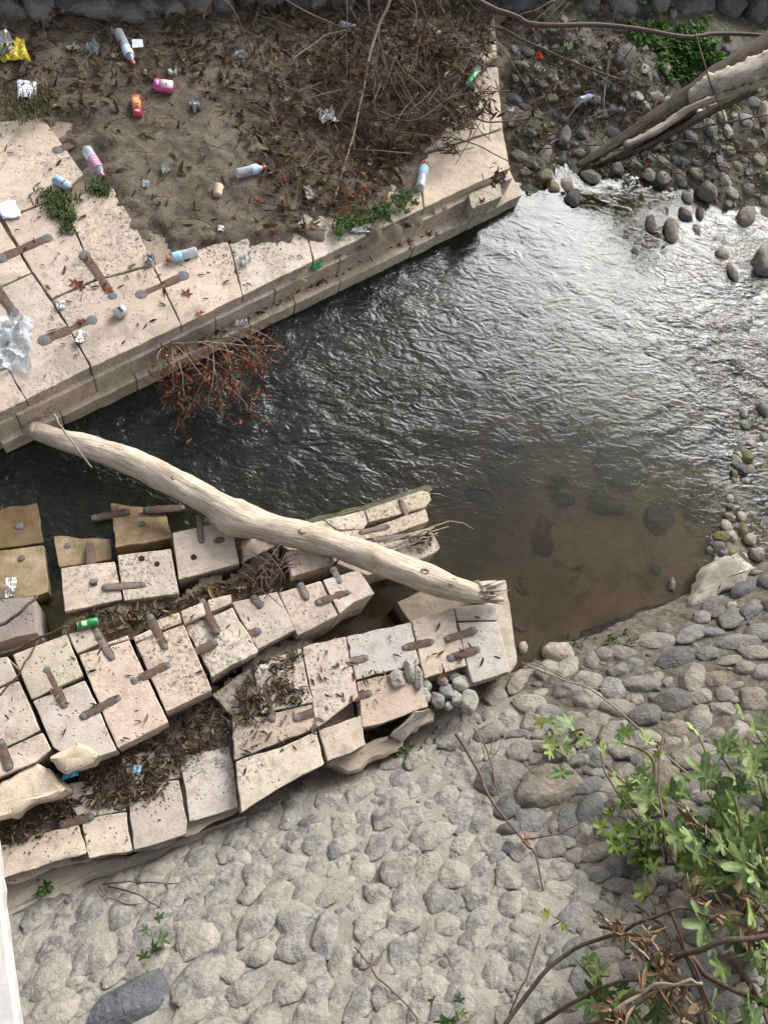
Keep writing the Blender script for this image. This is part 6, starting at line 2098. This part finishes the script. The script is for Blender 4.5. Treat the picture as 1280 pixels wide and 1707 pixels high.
def sheet(name, px, py, w, h, ang, label, color, cat, crump=.02, mat='paper', z=None, n=9, seed=None, group=None, lift_=0.012):
    """a crumpled sheet with a ragged outline and real thickness"""
    p = soil_pt(px, py) if z is None else P(px, py, z)
    sd_ = px * .37 + py * .11 if seed is None else seed
    V = []
    ca_, sa_ = math.cos(math.radians(ang)), math.sin(math.radians(ang))
    for side in (0, 1):
        for i in range(n):
            for j in range(n):
                u, v = i / (n - 1) - .5, j / (n - 1) - .5
                e = 1 + .22 * noise.noise(Vector((u * 3, v * 3, sd_)))
                x, y = u * w * e, v * h * e
                zz = lift_ + crump * (abs(noise.noise(Vector((u * 4, v * 4, sd_ + 3)))) * 1.6 + .6 * noise.noise(Vector((u * 9, v * 9, sd_ + 7)))) - side * .0018
                V.append(p + np.array([x * ca_ - y * sa_, x * sa_ + y * ca_, max(zz, .003 - side * .0018)]))
    Fc = []
    q = n * n
    for i in range(n - 1):
        for j in range(n - 1):
            a = i * n + j
            Fc.append((a, a + n, a + n + 1, a + 1))
            Fc.append((q + a, q + a + 1, q + a + n + 1, q + a + n))
    ring = [j for j in range(n)] + [i * n + n - 1 for i in range(1, n)] + [(n - 1) * n + j for j in range(n - 2, -1, -1)] + [i * n for i in range(n - 2, 0, -1)]
    for k in range(len(ring)):
        a, b = ring[k], ring[(k + 1) % len(ring)]
        Fc.append((a, b, q + b, q + a))
    o = put_world(name, V, Fc, M[mat], None, smooth=crump < .03, color=color)
    return tag(o, label, cat, group)


WH = (.78, .80, .82)
sheet('paper_sheet', 46, 152, .12, .17, 8, 'white torn paper lying on the grassy soil below the yellow bag', WH, 'paper', .012)
sheet('paper_sheet', 16, 352, .12, .14, 25, 'white paper square over the dark slab crack at the left edge', (.74, .79, .83), 'paper', .010, z=ZT)
yb = empty('snack_bag', soil_pt(15, 84), 'yellow snack bag with silver torn inside and dark print at the left edge', 'bag')
for nm, (x, y), w_, h_, a_, cl, mt in (('bag_body', (22, 88), .19, .21, 20, (.50, .42, .02), 'plastic'), ('foil_inside', (2, 78), .15, .13, 30, (.55, .57, .60), 'tin'), ('dark_print', (12, 94), .04, .12, -30, (.05, .06, .06), 'plastic')):
    o = sheet(nm, x, y, w_, h_, a_, 'x', cl, 'x', .05 if nm != 'dark_print' else .02, mt, lift_=.02 if nm == 'bag_body' else .05)
    del o['label'], o['category']
    o.parent = yb
    o.location = WLOC[o.name] - WLOC['snack_bag'] if o.name in WLOC else o.location
sheet('plastic_bag', 14, 575, .26, .36, 10, 'crumpled clear plastic bag on the slabs at the left edge', (.7, .7, .7), 'bag', .07, 'film', ZT, 15)
cup = empty('paper_cup', soil_pt(363, 322), 'small cream paper cup standing on the bare soil', 'cup')
cp = soil_pt(363, 326)
V, Fc = lathe(cp + np.array([0, -.03, .035]), cp + np.array([0, .05, .035]), [(0, .026), (.05, .028), (.9, .033), (.95, .035), (1, .035)], 18)
put_world('cup_wall', V, Fc, M['paper'], cup, color=(.68, .56, .40))
V, Fc = lathe(cp + np.array([0, .049, .035]), cp + np.array([0, .056, .035]), [(0, .033), (.5, .0365), (1, .033)], 18)
put_world('rolled_rim', V, Fc, M['paper'], cup, color=(.72, .60, .44))
SC = [('crumpled white tissue right of the red-capped bottle', 288, 125, .06, .05, 0, WH, .05, None, 'paper', 'tissue'), ('shiny crumpled foil scrap on the dark soil right of the cartons', 325, 180, .06, .08, 30, (.6, .62, .62), .06, None, 'tin', 'foil'),
      ('torn clear-white plastic scrap near the top of the soil', 400, 95, .08, .07, 0, (.7, .7, .68), .05, None, 'film', 'plastic scrap'), ('large torn white plastic sheet in the leaf litter', 543, 197, .13, .14, 20, (.74, .72, .68), .05, None, 'paper', 'plastic scrap'),
      ('small square white foam piece at the soil edge above the bottle', 368, 383, .04, .045, 5, (.78, .76, .70), .02, None, 'paper', 'foam'), ('white crumpled paper scrap right of the ribbed bottle', 408, 437, .06, .06, 30, (.72, .71, .68), .05, None, 'paper', 'paper'),
      ('dull grey plastic stub left of the ribbed bottle', 252, 435, .05, .08, 20, (.5, .52, .53), .05, None, 'tin', 'plastic scrap'), ('white wrapper with a dark corner on the leaf litter', 515, 324, .06, .11, 20, (.75, .73, .68), .03, None, 'paper', 'wrapper'),
      ('white paper shred on the slab next to the lowest terrace clamp', 136, 565, .05, .09, -20, (.76, .76, .75), .03, ZT, 'paper', 'paper'), ('bright white star-shaped scrap on the cracked slab', 102, 511, .05, .05, 20, (.8, .8, .78), .03, ZT, 'paper', 'paper'),
      ('pale grey plastic tucked under the slab edge above the bush', 268, 560, .07, .07, 10, (.6, .62, .66), .05, ZL2 + .03, 'paper', 'plastic scrap'), ('bright green plastic shards on the ledge', 527, 447, .07, .05, 20, (.12, .55, .25), .05, ZL1, 'plastic', 'plastic scrap'),
      ('pale teal plastic scrap on the ledge next to the green shards', 541, 430, .05, .05, 0, (.45, .62, .55), .05, ZL1, 'plastic', 'plastic scrap'), ('white plastic film shreds on the ledge right of the bush', 400, 540, .1, .06, 15, (.78, .76, .73), .05, ZL2, 'paper', 'plastic scrap'),
      ('white film strip lying along the ledge below the moss', 600, 383, .16, .06, 12, (.74, .72, .68), .03, ZT, 'paper', 'plastic scrap'), ('orange-red scrap on the gravel beside the slim vine', 897, 96, .05, .07, 0, (.75, .10, .05), .04, .4, 'plastic', 'plastic scrap'),
      ('white wrapper on the brown stained block', 20, 981, .05, .11, 5, (.76, .76, .73), .04, .12, 'paper', 'wrapper'), ('bright blue scrap under the broken rough block', 117, 1292, .07, .03, 20, (.10, .42, .65), .03, .42, 'plastic', 'plastic scrap'),
      ('tiny pale blue scrap in the dark leaf mould', 229, 1283, .035, .035, 0, (.30, .55, .70), .02, .38, 'plastic', 'plastic scrap'), ('white chip lying on the pier leaf mould', 438, 1113, .045, .025, 10, (.8, .8, .78), .02, .41, 'paper', 'plastic scrap'),
      ('greenish foil scrap under the split branch of the trunk', 1100, 236, .06, .12, -40, (.42, .50, .46), .05, .3, 'tin', 'foil'), ('white chip on the pale pebbles near the waterline', 1197, 268, .05, .1, 0, (.8, .8, .78), .03, .16, 'paper', 'plastic scrap'),
      ('yellowish scrap on the mossy gravel below the vine', 945, 78, .08, .07, 0, (.5, .55, .28), .04, .4, 'plastic', 'plastic scrap'), ('round white bottle cap at the terrace end', 850, 184, .06, .06, 0, (.7, .72, .72), .02, .24, 'paper', 'bottle cap'),
      ('crumpled clear film scrap on the left soil near the bottle', 155, 85, .09, .08, 0, (.6, .6, .6), .06, None, 'film', 'plastic scrap'), ('white bony shreds on the left soil', 122, 84, .09, .03, 30, (.66, .62, .56), .04, None, 'paper', 'paper'),
      ('grey plastic flap lying in the middle soil', 276, 285, .05, .07, 20, (.45, .45, .43), .03, None, 'paper', 'plastic scrap'), ('small blue-white scrap on the soil above the foam piece', 244, 310, .04, .05, 0, (.68, .72, .75), .03, None, 'paper', 'paper')]
for lab, px, py, w_, h_, a_, cl, cr, z_, mt, ct in SC:
    sheet(ct.replace(' ', '_'), px, py, w_, h_, a_, lab, cl, ct, cr, mt, z_, 8)

# single fallen leaves
PLM = []
for i, (tv, tf) in enumerate(PLANE):
    me_ = mesh('dry_leaf', tv, tf, smooth=False, col=np.tile(np.array(RUSSET[i % 5]), (len(tv), 1)))
    me_.materials.append(M['dleaf'])
    PLM.append(me_)
rf = random.Random(77)
FL = [(132, 478, ZT, 'russet leaf by the slab crack'), (135, 533, ZT, 'orange-brown leaf on the lowest terrace clamp'), (311, 491, ZT, 'flat red-brown leaf on the bare slab edge'), (125, 470, ZT, 'folded russet leaf above the clamp'), (180, 480, ZT, 'dry round leaf at the upright clamp'), (332, 520, ZT, 'small brown leaf at the slab rim'),
      (585, 322, ZT + .05, 'orange five-pointed leaf in the litter above the moss'), (580, 352, ZT + .03, 'red-brown leaf beside the moss strip'), (692, 340, ZT, 'brown leaf by the upright-lying bottle'), (804, 337, ZL1 + .04, 'orange leaf on the terrace corner block')]
for px, py, z_, lab in FL:
    s_ = rf.uniform(.05, .075)
    o = put('fallen_leaf', rf.choice(PLM), None, None, P(px, py, z_ + .008), (rf.gauss(0, .25), rf.gauss(0, .25), rf.uniform(0, 6.28)), (s_, s_, s_))
    tag(o, lab, 'leaf', 'single fallen leaves')
for k in range(26):
    x = rf.uniform(545, 730)
    d_ = rf.uniform(8, 50)
    q = off(x, d_)
    z_ = ZL1 if d_ < 19 else ZL2
    s_ = rf.uniform(.03, .06)
    o = put('fallen_leaf', rf.choice(PLM), None, None, P(*q, z_ + .008), (rf.gauss(0, .35), rf.gauss(0, .35), rf.uniform(0, 6.28)), (s_, s_, s_))
    tag(o, 'small russet leaf lying on the narrow ledge above the water', 'leaf', 'russet leaves on the ledge')
for k in range(34):
    x, y = rf.uniform(420, 700), rf.uniform(200, 400)
    if not in_poly(np.array([x]), np.array([y]), SP)[0]:
        continue
    s_ = rf.uniform(.04, .07)
    o = put('fallen_leaf', rf.choice(PLM), None, None, soil_pt(x, y) + np.array([0, 0, .02]), (rf.gauss(0, .4), rf.gauss(0, .4), rf.uniform(0, 6.28)), (s_, s_, s_))
    tag(o, 'reddish plane leaf on the soil between the two lying bottles', 'leaf', 'reddish leaves on the terrace soil')
for px, py, lab in [(740, 1128, 'red-orange leaf on top of the stone pile'), (803, 1140, 'yellow-brown leaf in the gap under the grey end block'), (880, 1402, 'yellow leaf caught on the forked vine')]:
    o = put('fallen_leaf', rf.choice(PLM), None, None, (P(px, py, .42) if px < 780 else PL(px, py, .06)), (.2, .1, rf.uniform(0, 6)), (.06,) * 3)
    tag(o, lab, 'leaf', 'single fallen leaves')

# ================================================================== EDGE OF THE BRIDGE THE PICTURE WAS TAKEN FROM
ZE = 3.1
edge = empty('bridge_rail', P(-10, 1600, ZE), 'bright white painted rail edge of the bridge at the lower left corner', 'railing')
E_ = [P(-30, 1250, ZE), P(0, 1440, ZE), P(9, 1530, ZE), P(33, 1707, ZE), P(56, 1850, ZE)]
path = catmull(E_, 24)
V, Fc = [], []
for i, p in enumerate(path):
    t = path[min(i + 1, 24)] - path[max(i - 1, 0)]
    t /= np.linalg.norm(t)
    s_ = np.array([-t[1], t[0], 0])
    if s_[0] > 0:
        s_ = -s_
    j_ = .004 * noise.noise(Vector((i * .5, 0, 0)))
    for a_, z_ in ((0 + j_, 0), (.006, .006), (.12, .006), (.126, 0), (.126, -.025), (j_, -.025)):
        V.append(p + s_ * a_ + np.array([0, 0, z_]))
for i in range(24):
    for k in range(6):
        j = (k + 1) % 6
        Fc.append((i * 6 + k, i * 6 + j, i * 6 + 6 + j, i * 6 + 6 + k))
Fc += [tuple(range(5, -1, -1)), tuple(24 * 6 + k for k in range(6))]
put_world('top_rail', V, Fc, M['concrete'], edge, smooth=False)
